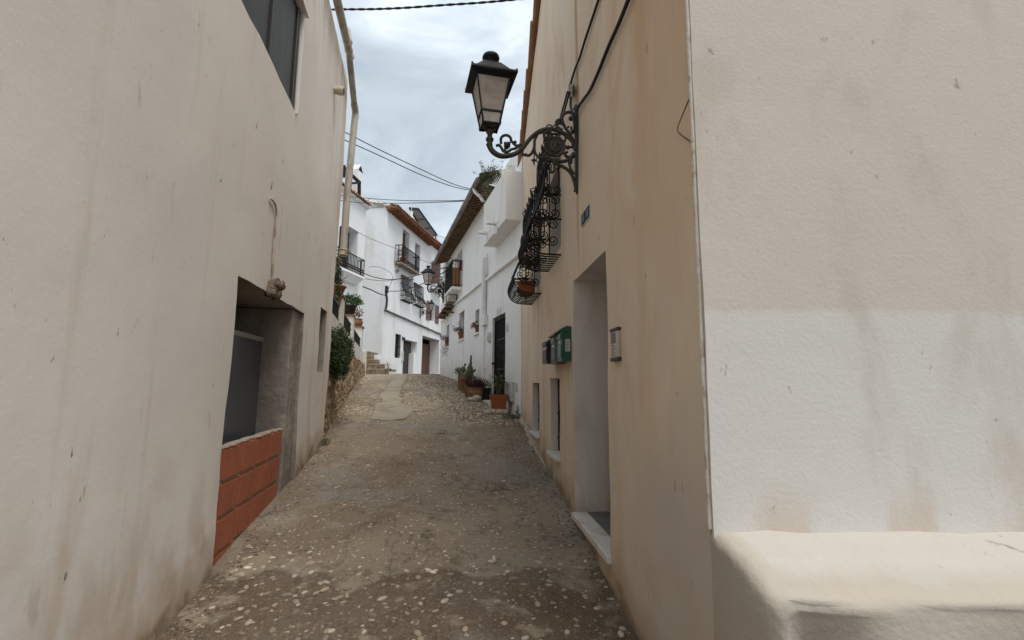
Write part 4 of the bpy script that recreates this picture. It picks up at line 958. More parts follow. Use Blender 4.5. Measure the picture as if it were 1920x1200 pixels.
mb = MB(); mb.bx(FAR, 2.98, 3.18, .0, .08, 1.35, 2.0, 0, .015); tag(mb.build('meter_box', meter_m), 'small white meter box between the barred window and the grey door', 'box')
mb = MB(); q_ = FAR.P(3.05, .07, 2.75); mb.bx(FAR, 3.0, 3.1, .0, .03, 2.7, 2.95); mb.lathe(q_ + Vector((.05, 0, 0)), [(.05, -.1), (.075, .1), (.02, .16)], 8); tag(mb.build('wall_light', lampblk_m), 'tiny black wall light beside the grey door of the closing house', 'lamp')
# balconies
b1 = bpy.data.objects.new('balcony', None); C.objects.link(b1); b1.parent = fa
mb = MB(); mb.bx(FAR, 1.3, 4.45, -.04, .50, 7.34, 7.44, 0, .015); mb.build('slab', M('worn_balcony_slab', (.30, .25, .20), (dict(col=(.2, .15, .11), sc=4, lo=.5, hi=.65),)), b1)
railing(FAR, b1, 1.35, 4.4, 0, .47, 7.45, 8.55, 18, .022)
for s in (1.6, 4.1): g = MB(); g.tube(spline([FAR.P(s, 0, 6.9), FAR.P(s, .12, 7.0), FAR.P(s, .2, 7.18), FAR.P(s, .42, 7.33)], 5), .02, 5); spiral(FAR, g, s, .1, 6.9, .12, 0, 1.3, .018); g.build('balcony_bracket', iron_m, b1)
b2 = bpy.data.objects.new('balcony', None); C.objects.link(b2); b2.parent = fa
mb = MB(); mb.bx(FAR, 8.2, 10.3, -.04, .55, 7.12, 7.26, 0, .015); mb.build('slab', far_m, b2)
railing(FAR, b2, 8.25, 10.25, 0, .52, 7.27, 8.25, 10, .022)
s_ = MB(); s_.bx(FAR, 8.15, 8.2, .03, .75, 7.5, 9.25)
for i in range(18): z = 7.56 + 1.6 * i / 18; s_.bx(FAR, 8.12, 8.15, .10, .68, z, z + .05)
s_.build('shutter', shut_m, fa)
r_ = empty('potted_plant', FAR.P(2.0, .3, 7.45), 'brown clay pot with a bushy red stemmed plant on the far iron balcony', 'plant')
mb = MB(); mb.lathe(FAR.P(2.0, .3, 7.46), [(.16, 0), (.24, .4), (.26, .42)], 14); mb.build('pot', terra_m, r_)
mb = MB(); clump(mb, FAR.P(1.8, .32, 8.2), (.35, .2, .4), 260, .11, [(.10, .035, .025), (.07, .03, .02), (.04, .05, .02)]); mb.build('foliage', leaf_m, r_, recalc=False)
# cable run along the facade
mb = MB()
pts = [(.05 + 11.1 * i / 40) for i in range(41)]
for k in range(3): mb.tube([FAR.P(s, .05 + .02 * k, 4.17 - .36 * (s / 11) + .05 * k + .03 * noise.noise(Vector((s * 1.3, k * 5, 0)))) for s in pts], .028, 5)
tag(mb.build('facade_cables', greyc_m), 'bundle of grey cables clipped along the far white facade above its doors', 'cable')
cb_ = MB()
for k in range(3): cb_.tube(spline([FAR.W(723.5 + k * .7, 548, .06), FAR.W(725 + .8 * k, 560, .06), FAR.W(724 + k, 572, .06), FAR.W(722 + k, 581, .06)], 4), .028, 5)
cb_.bx(FAR, .1, .35, .0, .12, 5.3, 5.7, 0, .01)
tag(cb_.build('junction_box', cable_m), 'black cable junction running down the corner of the far white house', 'cable box')
mb = MB(); mb.tube([FAR.P(11.4, .12, 7.0), FAR.P(11.45, .12, 4.0), FAR.P(11.45, .12, .7)], .07, 8); mb.tube([FAR.P(11.0, .1, 6.5), FAR.P(11.05, .1, .7)], .05, 8); tag(mb.build('drainpipe', pvc_m), 'pair of slim grey pipes down the far facade beside the right hand house', 'drainpipe')
# roof screen and mast
sc_ = empty('roof_screen', FAR.P(6, -2, 10.8), 'sloping dark reed screen in a frame above the rust brown eaves', 'screen')
q = [FAR.W(768, 391, -1.5), FAR.W(784, 392, -1.5), FAR.W(819, 441, -1.0), FAR.W(800, 446, -1.0)]
up = Vector((0, 0, .06))
mb = MB(); mb.hexa(q + [v + up for v in q]); mb.build('reed_panel', reed_m, sc_)
mb = MB()
for a, b in ((0, 1), (1, 2), (2, 3), (3, 0)): mb.tube([q[a] + up * .5, q[b] + up * .5], .08, 6)
for t in (.33, .66): mb.tube([q[0].lerp(q[3], t) - up, q[1].lerp(q[2], t) - up], .07, 6)
for t in (.05, .6, .95): p = q[1].lerp(q[2], t); mb.tube([p, Vector((p.x, p.y, 12.3))], .06, 6)
mb.build('frame', timber_m, sc_)
mb = MB(); p = FAR.W(771, 404, -.8); mb.tube([p - Vector((0, 0, .8)), p + Vector((0, 0, .3))], .12, 10); mb.tube([p + Vector((0, 0, .3)), p + Vector((.0, 0, .9))], .02, 5); mb.tube([p + Vector((-.25, 0, .75)), p + Vector((-.2, 0, .95))], .02, 5)
tag(mb.build('roof_mast', far_m), 'stubby white flue with a thin aerial standing on the far tiled roof', 'flue')

# ------------------------------------------------------------------ white house with balcony, upper left
hs = empty('balcony_house', HSE.P(0, 0, .5), 'white house upper left with a black railed balcony over a moulded slab', 'house')
B1 = (-1.80, -.66, 5.17, 7.45, .55)
mb = MB(); wall(mb, HSE, -9, 0, -.5, 9.0, [B1], cell=.5, amp=.02, thick=5); mb.build('wall', far_m, hs, recalc=False)
mb = MB(); mb.hexa([HSE.P(-9, -.05, 8.86), HSE.P(.1, -.05, 8.86), HSE.P(.1, .2, 8.98), HSE.P(-9, .2, 8.98), HSE.P(-9, -.05, 9.05), HSE.P(.1, -.05, 9.05), HSE.P(.1, .2, 9.05), HSE.P(-9, .2, 9.05)]); mb.build('cornice', far_m, hs)
tile_roof(HSE, 'roof', rooft_m, hs, -9, .0, .30, 9.12, -2.0, 9.9, .24)
mb = MB(); mb.tube([HSE.P(.12, .3, 9.15), HSE.P(.14, -2, 9.95)], [.08, .1], 7); mb.build('verge_tiles', whitet_m, hs)
bd = box_on(HSE, 'balcony_door', woodd_m, hs, B1[0] + .01, B1[1] - .01, -.54, -.48, B1[2], B1[3] - .01)
bh = bpy.data.objects.new('balcony', None); C.objects.link(bh); bh.parent = hs
mb = MB(); mb.bx(HSE, -3.4, -.52, -.04, .40, 5.05, 5.17, 0, .015); mb.hexa([HSE.P(-3.2, -.04, 4.72), HSE.P(-.8, -.04, 4.72), HSE.P(-.8, .12, 4.72), HSE.P(-3.2, .12, 4.72), HSE.P(-3.4, -.04, 5.05), HSE.P(-.56, -.04, 5.05), HSE.P(-.56, .36, 5.05), HSE.P(-3.4, .36, 5.05)]); mb.build('slab', far_m, bh)
railing(HSE, bh, -3.3, -.58, 0, .37, 5.18, 6.0, 20, .017)
mb = MB(); mb.bx(HSE, -2.4, -1.86, .02, .08, 5.2, 7.2); mb.build('shutter', iron_m, hs)
ch = empty('chimney', HSE.P(-.5, -.4, 8.9), 'white chimney with a pointed cap and triangular dark vent on the upper left roof', 'chimney')
mb = MB(); mb.bx(HSE, -.88, -.18, -.75, -.12, 8.9, 10.72, 0, .01)
mb.add([HSE.P(-.88, -.12, 10.72), HSE.P(-.18, -.12, 10.72), HSE.P(-.53, -.12, 11.12), HSE.P(-.88, -.75, 10.72), HSE.P(-.18, -.75, 10.72), HSE.P(-.53, -.75, 11.12)], [(0, 1, 2), (3, 4, 5), (0, 2, 5, 3), (1, 2, 5, 4)])
mb.build('stack', far_m, ch)
mb = MB(); mb.add([HSE.P(-.76, -.11, 10.74), HSE.P(-.30, -.11, 10.74), HSE.P(-.53, -.11, 11.04), HSE.P(-.76, -.16, 10.74), HSE.P(-.30, -.16, 10.74), HSE.P(-.53, -.16, 11.04)], [(0, 1, 2), (3, 4, 5), (0, 1, 4, 3), (1, 2, 5, 4), (2, 0, 3, 5)]); mb.build('vent', dark_m, ch)
pg_ = empty('pergola', HSE.P(-1, .1, 9.1), 'dark timber pergola frame on the upper left roof edge', 'pergola')
mb = MB()
def beam(a, b, r=.07): mb.tube([a, b], r, 4, sm=False)
hw = lambda x, y, o=.12: HSE.W(x, y, o)
beam(hw(673.5, 341), hw(673.5, 366), .10); mb.build('post', timber_m, pg_)
mb = MB(); beam(hw(628, 300), hw(644, 314)); beam(hw(643, 313), hw(675, 343), .09); mb.build('rafter', timber_m, pg_)
mb = MB(); beam(hw(628, 330), hw(658, 332)); beam(hw(655, 344), hw(675, 342.5), .08); beam(hw(645, 310), hw(645, 330), .09); mb.build('crossbeam', timber_m, pg_)

# ------------------------------------------------------------------ garden wall, stone below and limewash above
gw = empty('garden_wall', GAR.P(0, 0, -.8), 'terrace wall behind the left house, rubble stone below white pillars and railings', 'wall')
GE = 11.75
mb = MB(); NS, NZ = 300, 44; Vn = {}
base = len(mb.v)
cc = {}
for i in range(NS + 1):
    for j in range(NZ + 1):
        s = .03 + (GE - .18) * i / NS; z = -1.15 + (1.82 + .06 * noise.noise(Vector((s * 1.5, 0, 3)))) * j / NZ
        p = Vector((s * 5.0, z * 7.6, .5)); d, pts_ = noise.voronoi(p)
        e_ = d[1] - d[0]; h_ = min(1, e_ * 3.2) ** .6 * .045; k = pts_[0]
        h_ += .03 * noise.noise(Vector((s * 9, z * 9, 0))) - .045 + .018 * noise.noise(k * 9)
        mb.v.append(GAR.P(s, h_, z)); cc[i, j] = (k, e_)
SC = [(.21, .13, .065), (.27, .185, .11), (.17, .10, .05), (.30, .23, .15), (.23, .15, .08), (.18, .14, .10)]
for i in range(NS):
    for j in range(NZ):
        k, e_ = cc[i, j]; c = SC[int(abs(noise.noise(k * 13.7)) * 60) % len(SC)]; f_ = 1.15 + .5 * noise.noise(k * 5.1)
        if e_ < .09: c = (.30, .24, .17); f_ = 1
        mb.f.append([base + i * (NZ + 1) + j, base + (i + 1) * (NZ + 1) + j, base + (i + 1) * (NZ + 1) + j + 1, base + i * (NZ + 1) + j + 1]); mb.m.append(0); mb.sm.append(False); mb.c.append((c[0] * f_, c[1] * f_, c[2] * f_))
mb.build('stone_base', stone_m, gw)
mb = MB(); wall(mb, GAR, .02, GE, -1.2, 1.13, [], cell=.3, amp=.012, o=-.075, thick=3, top=None); mb.build('parapet', garden_m, gw, recalc=False)
P1 = (2.28, 2.78, 1.66); P2_ = (5.3, 5.8, 1.68); P3 = (10.0, 11.75, 1.60)
mb = MB(); mb.bx(GAR, P1[0], P1[1], -.55, -.055, -.2, P1[2], 0, .02); mb.build('pillar', garden_m, gw)
mb = MB(); mb.bx(GAR, P2_[0], P2_[1], -.55, -.055, -.2, P2_[2], 0, .02); mb.build('pillar', garden_m, gw)
mb = MB(); mb.bx(GAR, 9.6, 10.1, -.5, -.055, .6, 1.86, 0, .02); mb.build('pillar', garden_m, gw)
mb = MB(); mb.bx(GAR, GE - .22, GE + .06, -.6, .03, -.4, 1.2, 0, .02); mb.build('end_pier', garden_m, gw)
mb = MB(); mb.bx(GAR, P1[0] - .03, P1[1] + .03, -.57, -.035, P1[2], P1[2] + .035); mb.bx(GAR, P2_[0] - .03, P2_[1] + .03, -.57, -.035, P2_[2], P2_[2] + .035); mb.bx(GAR, 9.55, 10.15, -.53, -.02, 1.86, 1.90); mb.build('coping', terraold_m, gw)
for a, b in ((.2, P1[0]), (P1[1], P2_[0]), (P2_[1], 9.6)):
    g = MB(); n = max(3, int((b - a) / .12))
    for i in range(n): s = a + (b - a) * (i + .5) / n; g.tube([GAR.P(s, -.12, 1.1), GAR.P(s, -.12, 1.46)], .011, 5)
    for z in (1.18, 1.46): g.bx(GAR, a, b, -.135, -.105, z - .014, z + .014)
    g.build('railing', iron_m, gw)

# stairs between garden wall and corner house
st = empty('stairs', at(700, 702, 19.6), 'short worn stone stairs climbing left at the head of the lane', 'stairs')
ys = [19.4, 20.2, 21.0, 21.8, 22.6]; rx = [726, 718.5, 708, 697, 690]; z0 = gz(-5.4, 19.3)
for k in range(5):
    xr = at(rx[k], 695, ys[k]).x; zt = z0 + .225 * (k + 1)
    mb = MB(); n = 14; xl = -8.6
    vs = []
    for i in range(n + 1):
        x = xl + (xr - xl) * i / n; w = .03 * noise.noise(Vector((x * 2, k * 3, 0)))
        vs += [Vector((x, ys[k] + w, z0 - .3)), Vector((x, ys[k] + w, zt - .03)), Vector((x, ys[k] + w + .03, zt)), Vector((x, ys[k] + 1.6, zt))]
    mb.add(vs, [(i * 4 + j, i * 4 + 4 + j, i * 4 + 5 + j, i * 4 + 1 + j) for i in range(n) for j in range(3)]); mb.add(vs[-4:], [(0, 1, 2, 3)])
    mb.build('step', step_m, st)
    if k < 4:
        mb = MB(); xr2 = at(rx[k] + (2 if k == 0 else 9), 695, ys[k]).x
        b_ = zt + .04 if k else zt - .1
        mb.hexa([Vector((xr, ys[k] + .25, z0 - .3)), Vector((xr2, ys[k] + .25, z0 - .3)), Vector((xr2, ys[k] + 1.5, z0 - .3)), Vector((xr, ys[k] + 1.5, z0 - .3)), Vector((xr, ys[k] + .25, b_)), Vector((xr2, ys[k] + .25, b_)), Vector((xr2, ys[k] + 1.5, b_)), Vector((xr, ys[k] + 1.5, b_))]); mb.build('stair_kerb', far_m, st)
# ------------------------------------------------------------------ wall lamps
LP = F(TAN.P(4.21, 0, 0).to_2d(), TAN.n, 'R')
def lz(X, Y):                               # a point of the bracket, in its own upright plane
    return LP.px(850 + X / 3.75, 60 + Y / 3.75)
lamp = empty('street_lamp', LP.P(0, 0, 2.2), 'large black lantern on a scrolled iron bracket fixed to the ochre wall', 'street lamp', 'lantern street lamps on wall brackets')
def path(pts, across=0., k=6): return spline([LP.P(*(lambda q: (q[0], across, q[1]))(lz(*p))) for p in pts], k)
mb = MB(); t0 = lz(866, 520); t1 = lz(866, 1140)
mb.bx(LP, -.002, .030, -.028, .028, t1[1] + .10, t0[1], 0, .006); mb.hexa([LP.P(0, -.006, t1[1]), LP.P(.02, -.006, t1[1]), LP.P(.02, .006, t1[1]), LP.P(0, .006, t1[1]), LP.P(0, -.026, t1[1] + .10), LP.P(.03, -.026, t1[1] + .10), LP.P(.03, .026, t1[1] + .10), LP.P(0, .026, t1[1] + .10)])
for z in (t1[1] + .03, t0[1] - .03, (t0[1] + t1[1]) / 2): mb.tube([LP.P(.028, 0, z), LP.P(.042, 0, z)], .010, 8)
mb.build('wall_plate', lampiron_m, lamp)
mb = MB(); A = path([(248, 785), (268, 828), (300, 858), (345, 873), (400, 867), (450, 848), (492, 812), (522, 772), (560, 730), (608, 697), (660, 682), (712, 686), (762, 706), (802, 732), (838, 772), (858, 828)])
n = len(A); mb.tube(A, [.028 - .008 * min(1, i / n * 2.2) for i in range(n)], 10); mb.build('arm', lampiron_m, lamp)
mb = MB(); mb.tube(path([(505, 800), (540, 758), (580, 722), (628, 704), (660, 700)]), .0135, 6)
mb.tube(path([(500, 860), (530, 868), (556, 845), (570, 800), (572, 760), (590, 725)]), .0135, 6); mb.tube(path([(570, 800), (574, 845), (598, 878), (640, 882), (668, 880)]), .012, 6); mb.tube(path([(484, 852), (500, 866), (520, 866)]), .011, 6)
mb.build('arm_scroll', lampiron_m, lamp)
mb = MB(); mb.tube(path([(568, 850), (569, 905), (568, 940)]), [.006] * 12 + [.003], 6); q = lz(567, 905); mb.ball(LP.P(q[0], 0, q[1]), (.012, .022, .024), 2, jit=.35)
for d in (-.016, .016): mb.ball(LP.P(q[0] + d, 0, q[1] + .004), .012, 1)
mb.build('leaf_pendant', lampiron_m, lamp)
mb = MB(); mb.tube(path([(300, 800), (322, 796), (338, 815), (352, 838), (380, 842), (408, 826), (436, 818), (464, 798)]), .0135, 6); mb.tube(path([(336, 785), (334, 752), (352, 730), (380, 727), (402, 745), (408, 775)]), .0135, 7); mb.tube(path([(372, 850), (362, 830), (372, 812)]), .0135, 6); mb.tube(path([(412, 770), (430, 792), (452, 798), (480, 790)]), .012, 6)
q = lz(434, 775); mb.ball(LP.P(q[0], 0, q[1]), .017, 2); mb.build('arm_scroll', lampiron_m, lamp)
mb = MB(); q = lz(376, 795)
for k in range(7): a = k * .9; mb.ball(LP.P(q[0] + .020 * math.cos(a) * (k > 0), .012 * math.cos(k * 2), q[1] + .020 * math.sin(a) * (k > 0)), (.017, .02, .018), 2, jit=.2)
mb.build('rosette', lampiron_m, lamp)
# ring, medallion and its shield
mb = MB(); c = lz(715, 806); rm = abs(lz(715, 806)[0] - lz(790, 806)[0])
rot = Matrix((( LP.u.x, 0, LP.n.x), (LP.u.y, 0, LP.n.y), (0, 1, 0)))
mb.lathe(LP.P(c[0], 0, c[1]), [(rm, -.010), (rm, .010), (rm * .93, .014), (rm * .88, .008), (.0, .008)], 36, mat=rot); mb.lathe(LP.P(c[0], 0, c[1]), [(rm, -.010), (rm * .9, -.012), (0, -.008)], 36, mat=rot)
med = mb.build('medallion', lampiron_m, lamp)
mb = MB(); h = rm * .52
prof_s = [(-h, h * 1.0), (h, h * 1.0), (h, -h * .3), (h * .75, -h * .85), (0, -h * 1.25), (-h * .75, -h * .85), (-h, -h * .3)]
k = len(prof_s); mb.add([LP.P(c[0] + a, .006, c[1] + b) for a, b in prof_s] + [LP.P(c[0] + a * .95, .018, c[1] + b * .95) for a, b in prof_s], [tuple(range(k, 2 * k))] + [(i, (i + 1) % k, k + (i + 1) % k, k + i) for i in range(k)])
mb.ball(LP.P(c[0], .018, c[1] - h * .1), (h * .45, .006, h * .7), 2, rot=None, jit=.4)
for a in (-.5, .5): mb.ball(LP.P(c[0] + a * h, .018, c[1] + h * .35), (.010, .006, .016), 1, jit=.4)
mb.build('shield', lampiron_m, med)
mb = MB(); mb.tube(path([(640, 850), (668, 882), (715, 904), (775, 910), (825, 890), (856, 858)]), .0175, 8); mb.build('lower_ring', lampiron_m, lamp)
mb = MB(); mb.tube(path([(642, 745), (640, 715), (665, 700), (690, 702)]), .0150, 8); mb.tube(path([(782, 748), (815, 740), (842, 762), (855, 800)]), .0150, 8); mb.tube(path([(780, 850), (795, 875), (825, 878), (846, 850)]), .0150, 8)
for X, Y, r in ((806, 812, .022), (785, 765, .014), (798, 845, .014), (830, 810, .014)): q = lz(X, Y); mb.ball(LP.P(q[0], 0, q[1]), r, 2)
for X in (680, 700, 735, 752): q = lz(X, 718); mb.tube([LP.P(q[0] + .011 * math.cos(a / 10 * 6.3), 0, q[1] + .011 * math.sin(a / 10 * 6.3)) for a in range(9)], .004, 5)
mb.build('ring_scroll', lampiron_m, lamp)
mb = MB(); mb.tube(path([(845, 775), (822, 720), (795, 685), (775, 650), (764, 612), (775, 580), (805, 564), (836, 572), (855, 598), (846, 622)]), .0150, 8); q = lz(828, 608); mb.ball(LP.P(q[0], 0, q[1]), (.026, .02, .026), 2); q = lz(808, 668); mb.ball(LP.P(q[0], 0, q[1]), .012, 2); mb.build('top_scroll', lampiron_m, lamp)
mb = MB(); mb.tube(path([(768, 692), (738, 675), (724, 650), (730, 625), (752, 618), (768, 632), (758, 648)]), .016, 8); q = lz(742, 640); mb.ball(LP.P(q[0], 0, q[1]), (.02, .018, .02), 2); mb.build('top_scroll', lampiron_m, lamp)
mb = MB(); mb.tube(path([(690, 895), (725, 925), (765, 945), (802, 968), (832, 1005), (850, 1055), (862, 1118)]), [.016] * 30 + [.014] * 6 + [.010], 8); mb.build('brace', lampiron_m, lamp)
mb = MB(); mb.tube(path([(848, 1000), (826, 965), (815, 930), (822, 905), (838, 908)]), .013, 7); q = lz(826, 917); mb.ball(LP.P(q[0], 0, q[1]), .018, 2); mb.tube(path([(702, 915), (712, 950), (706, 980), (685, 985), (682, 965)]), .013, 7); mb.build('brace_scroll', lampiron_m, lamp)
# baluster under the lantern
bz = lz(248, 788)[1]; LO = .832
mb = MB(); b0 = lz(262, 700)[1]; b1_ = lz(262, 755)[1]
mb.lathe(LP.P(LO - .0, 0, 0) + Vector((0, 0, 0)), [(.026, bz - .02), (.030, bz), (.022, b1_ - .030), (.036, b1_ - .012), (.038, b1_ + .004), (.024, b1_ + .022), (.022, b0 - .028), (.035, b0 - .014), (.036, b0 + .006), (.028, b0 + .022), (.014, b0 + .034), (.010, b0 + .05)], 18)
mb.build('baluster', lampiron_m, lamp)
# lantern
YAW = R(8); e1 = Matrix.Rotation(YAW, 2) @ LP.u; e2 = Matrix.Rotation(YAW, 2) @ LP.n; LC = LP.P(LO, 0, 0)
def LQ(a, b, z): return Vector((LC.x + e1.x * a + e2.x * b, LC.y + e1.y * a + e2.y * b, z + EZ))
ZB, ZM, ZT, ZR = 2.372, 2.478, 2.795, 2.815
def hw_(z): return .078 + (.152 - .078) * (z - ZB) / (ZT - ZB)
CR = ((1, 1), (1, -1), (-1, -1), (-1, 1))
mb = MB()
for a, b in CR: mb.tube([LQ(a * hw_(ZB), b * hw_(ZB), ZB), LQ(a * hw_(ZT), b * hw_(ZT), ZT)], .0105, 4, sm=False); mb.ball(LQ(a * hw_(ZB), b * hw_(ZB), ZB - .006), .013, 1)
for z, r in ((ZB, .010), (ZM, .012), (ZT, .012)):
    for k in range(4):
        (a, b), (c_, d_) = CR[k], CR[(k + 1) % 4]; mb.tube([LQ(a * hw_(z), b * hw_(z), z), LQ(c_ * hw_(z), d_ * hw_(z), z)], r, 4, sm=False)
lf = mb.build('lantern_frame', lampblk_m, lamp)
for k in range(4):
    (a, b), (c_, d_) = CR[k], CR[(k + 1) % 4]
    for z0, z1, mt_, nm in ((ZM, ZT, lampglass_m, 'glass_pane'), (ZB, ZM, lampbacklit_m, 'lower_pane')):
        f0, f1 = hw_(z0) - .003, hw_(z1) - .003; g0_, g1_ = f0 - .004, f1 - .004
        mb = MB(); mb.hexa([LQ(a * f0, b * f0, z0), LQ(c_ * f0, d_ * f0, z0), LQ(c_ * g0_, d_ * g0_, z0), LQ(a * g0_, b * g0_, z0), LQ(a * f1, b * f1, z1), LQ(c_ * f1, d_ * f1, z1), LQ(c_ * g1_, d_ * g1_, z1), LQ(a * g1_, b * g1_, z1)])
        mb.build(nm, mt_, lf)
mb = MB()
def ringsq(hz): return [LQ(a * h_, b * h_, z) for h_, z in hz for a, b in CR]
hz = [(.155, ZT - .004), (.212, ZR - .004), (.216, ZR + .004), (.214, ZR + .022), (.190, ZR + .032), (.155, ZR + .065), (.080, ZR + .168), (.066, ZR + .178)]
V_ = ringsq(hz); mb.add(V_, [(i * 4 + j, i * 4 + (j + 1) % 4, i * 4 + 4 + (j + 1) % 4, i * 4 + 4 + j) for i in range(len(hz) - 1) for j in range(4)] + [(0, 1, 2, 3), tuple(range(len(V_) - 4, len(V_)))])
for a, b in CR: mb.ball(LQ(a * .205, b * .205, ZR + .03), .012, 1)
mb.build('lantern_roof', lampblk_m, lamp)
mb = MB(); z = ZR + .17 + EZ
mb.lathe(Vector((LC.x, LC.y, z)), [(.07, 0), (.056, .022), (.05, .038), (.052, .052), (.078, .064), (.083, .078), (.076, .102), (.05, .120), (.012, .128)], 22); mb.build('cap', lampblk_m, lamp)
mb = MB(); p0 = LP.P(LO, 0, b0 + .03)
for a, b in CR: mb.tube(spline([p0, LQ(a * .05, b * .05, b0 + .025), LQ(a * .085, b * .085, b0 + .055), LQ(a * .078, b * .078, ZB + .03), LQ(a * hw_(ZM) * .96, b * hw_(ZM) * .96, ZM - .02)], 5), .008, 6)
mb.build('lantern_legs', lampblk_m, lamp)
# far lamps: copies of the first, turned to their own walls
def place(l, frm_n, pos, label):
    l.rotation_euler.z = math.atan2(frm_n.y, frm_n.x) - math.atan2(LP.u.y, LP.u.x); l.location = pos; l['label'] = label
place(copy_tree(lamp), Vector((-.62, -.78)), WHT.P(10.4, 0.02, WHT.px(826, 556)[1]), 'lantern at the far end of the white house, seen against the closing facade')
p = FAR.W(787, 586); place(copy_tree(lamp), FAR.n, FAR.P(FAR.px(787, 586)[0], .03, FAR.px(787, 586)[1]), 'smallest lantern, on the facade of the house closing the lane beside its shutters')

# ------------------------------------------------------------------ things on the ochre wall
def mailbox(s0, s1, o, z0, z1, mt_, label, roof=True, sticker=False, rounded=False):
    r = empty('mailbox', TAN.P((s0 + s1) / 2, 0, z0), label, 'mailbox', 'mailboxes on the ochre wall')
    mb = MB()
    if rounded:
        n = 10; pr = [(0.004, z0), (o, z0)] + [(o * (.25 + .75 * math.cos(i / n * 1.57)), z1 - .09 + .09 * math.sin(i / n * 1.57)) for i in range(n + 1)] + [(.004, z1)]
        k = len(pr); mb.add([TAN.P(s, a, b) for s in (s0, s1) for a, b in pr], [tuple(range(k)), tuple(range(k, 2 * k))] + [(i, (i + 1) % k, k + (i + 1) % k, k + i) for i in range(k)])
    else: mb.bx(TAN, s0, s1, .004, o, z0, z1 - .02, 0, .006)
    body = mb.build('body', mt_, r)
    mb = MB(); mb.bx(TAN, s0 + .02, s1 - .02, o, o + .006, z0 + .03, z0 + (z1 - z0) * .50, 0, .003); mb.build('door', mt_, r)
    mb = MB(); mb.bx(TAN, s0 + .02, s1 - .02, o, o + .010, z0 + (z1 - z0) * .66, z0 + (z1 - z0) * .84, 0, .004); mb.build('slot_flap', mt_, r)
    mb = MB(); mb.bx(TAN, s0 + .06, s1 - .10, o + .001, o + .007, z0 + (z1 - z0) * .54, z0 + (z1 - z0) * .62); mb.build('name_card', label_m, r)
    if roof:
        mb = MB(); pr = [(-.0, z1 - .025), (o + .028, z1 - .035), (o + .03, z1 - .022), (o * .55, z1 + .018), (-.0, z1 + .012)]; k = len(pr)
        mb.add([TAN.P(s, max(a, .003), b) for s in (s0 - .012, s1 + .012) for a, b in pr], [tuple(range(k)), tuple(range(k, 2 * k))] + [(i, (i + 1) % k, k + (i + 1) % k, k + i) for i in range(k)]); mb.build('lid', mt_, r)
    if sticker:
        fr_ = F(TAN.P(s0, 0, 0).to_2d(), TAN.n, 'R')      # end face towards the viewer
        w = .045; ca = o * .42; zc_ = z0 + (z1 - z0) * .47; hh = .058
        mb = MB(); mb.bx(fr_, ca - w / 2, ca + w / 2, -.001, .0015, zc_ - hh, zc_ + hh); stk = mb.build('sticker', label_m, r)
        mb = MB(); rr_ = random.Random(4)
        for col in range(3):
            z = zc_ - hh * .85
            while z < zc_ + hh * .7:
                L_ = rr_.uniform(.007, .016); a = ca - w * .34 + col * w * .27; mb.bx(fr_, a, a + w * .16, .0015, .0025, z, z + L_); z += L_ + .005
        mb.build('print', ink_m, stk)
    return r
mailbox(4.535, 4.77, .098, .215, .535, gmail_m, 'green metal mailbox nearest the doorway, with a white sticker on its side', sticker=True)
mailbox(4.80, 5.05, .115, .20, .515, gmaild_m, 'grey metal mailbox between the green and the black one')
mailbox(5.09, 5.40, .150, .215, .50, bmail_m, 'black round topped mailbox, farthest from the doorway', roof=False, rounded=True)
ic = empty('intercom', TAN.P(3.12, 0, .155), 'brushed metal door intercom right of the deep doorway', 'intercom')
mb = MB(); mb.bx(TAN, 3.045, 3.195, -.01, .026, .175, .35, 0, .003); mb.build('panel', steel_m, ic)
mb = MB(); mb.bx(TAN, 3.04, 3.20, -.01, .032, .35, .372, 0, .005); mb.build('end_cap', M('brown_plastic', (.05, .042, .036), rough=.45), ic)
mb = MB(); mb.bx(TAN, 3.04, 3.20, -.01, .032, .150, .175, 0, .005); mb.build('end_cap', bpy.data.materials['brown_plastic'], ic)
mb = MB()
for i in range(6): mb.bx(TAN, 3.085, 3.185, .026, .0275, .272 + i * .012, .278 + i * .012)
mb.build('speaker_slots', dark_m, ic)
for i in range(4):
    mb = MB(); mb.bx(TAN, 3.075, 3.095, .026, .031, .186 + .021 * i, .198 + .021 * i, 0, .002); bt = mb.build('button', M('button_metal', (.62, .60, .56), metal=.7, rough=.3) if i == 0 else bpy.data.materials['button_metal'], ic)
    mb = MB(); mb.bx(TAN, 3.105, 3.18, .026, .028, .185 + .021 * i, .200 + .021 * i); mb.build('name_card', M('card_grey', (.36, .34, .30)) if i == 0 else bpy.data.materials['card_grey'], ic)
# number tiles
nt_ = empty('house_number', TAN.P(3.93, 0, 1.33), 'pair of blue glazed number tiles in a white frame above the doorway', 'sign')
a0, zt_ = TAN.px(1108.5, 381); a1, zb_ = TAN.px(1092.5, 424); zt_ = TAN.px(1101, 394)[1]; zb_ = TAN.px(1101, 413)[1]; zt_, zb_ = zt_ + .005, zb_ - .005
mb = MB(); mb.bx(TAN, a0, a1, -.01, .012, zb_ - .012, zt_ + .012, 0, .003); mb.build('frame', tilew_m, nt_)
m_ = (a0 + a1) / 2
for a, b, tx in ((m_ + .006, a1 - .012, '15'), (a0 + .012, m_ - .006, '11')):
    mb = MB(); mb.bx(TAN, a, b, .010, .016, zb_, zt_, 0, .002); tl = mb.build('tile', bluet_m, nt_)
    mb = MB(); text_mesh(mb, TAN, tx, (a + b) / 2, .0165, (zt_ + zb_) / 2, (zt_ - zb_) * .66, stretch=.85, thin=.025); mb.build('lettering', tilew_m, tl)
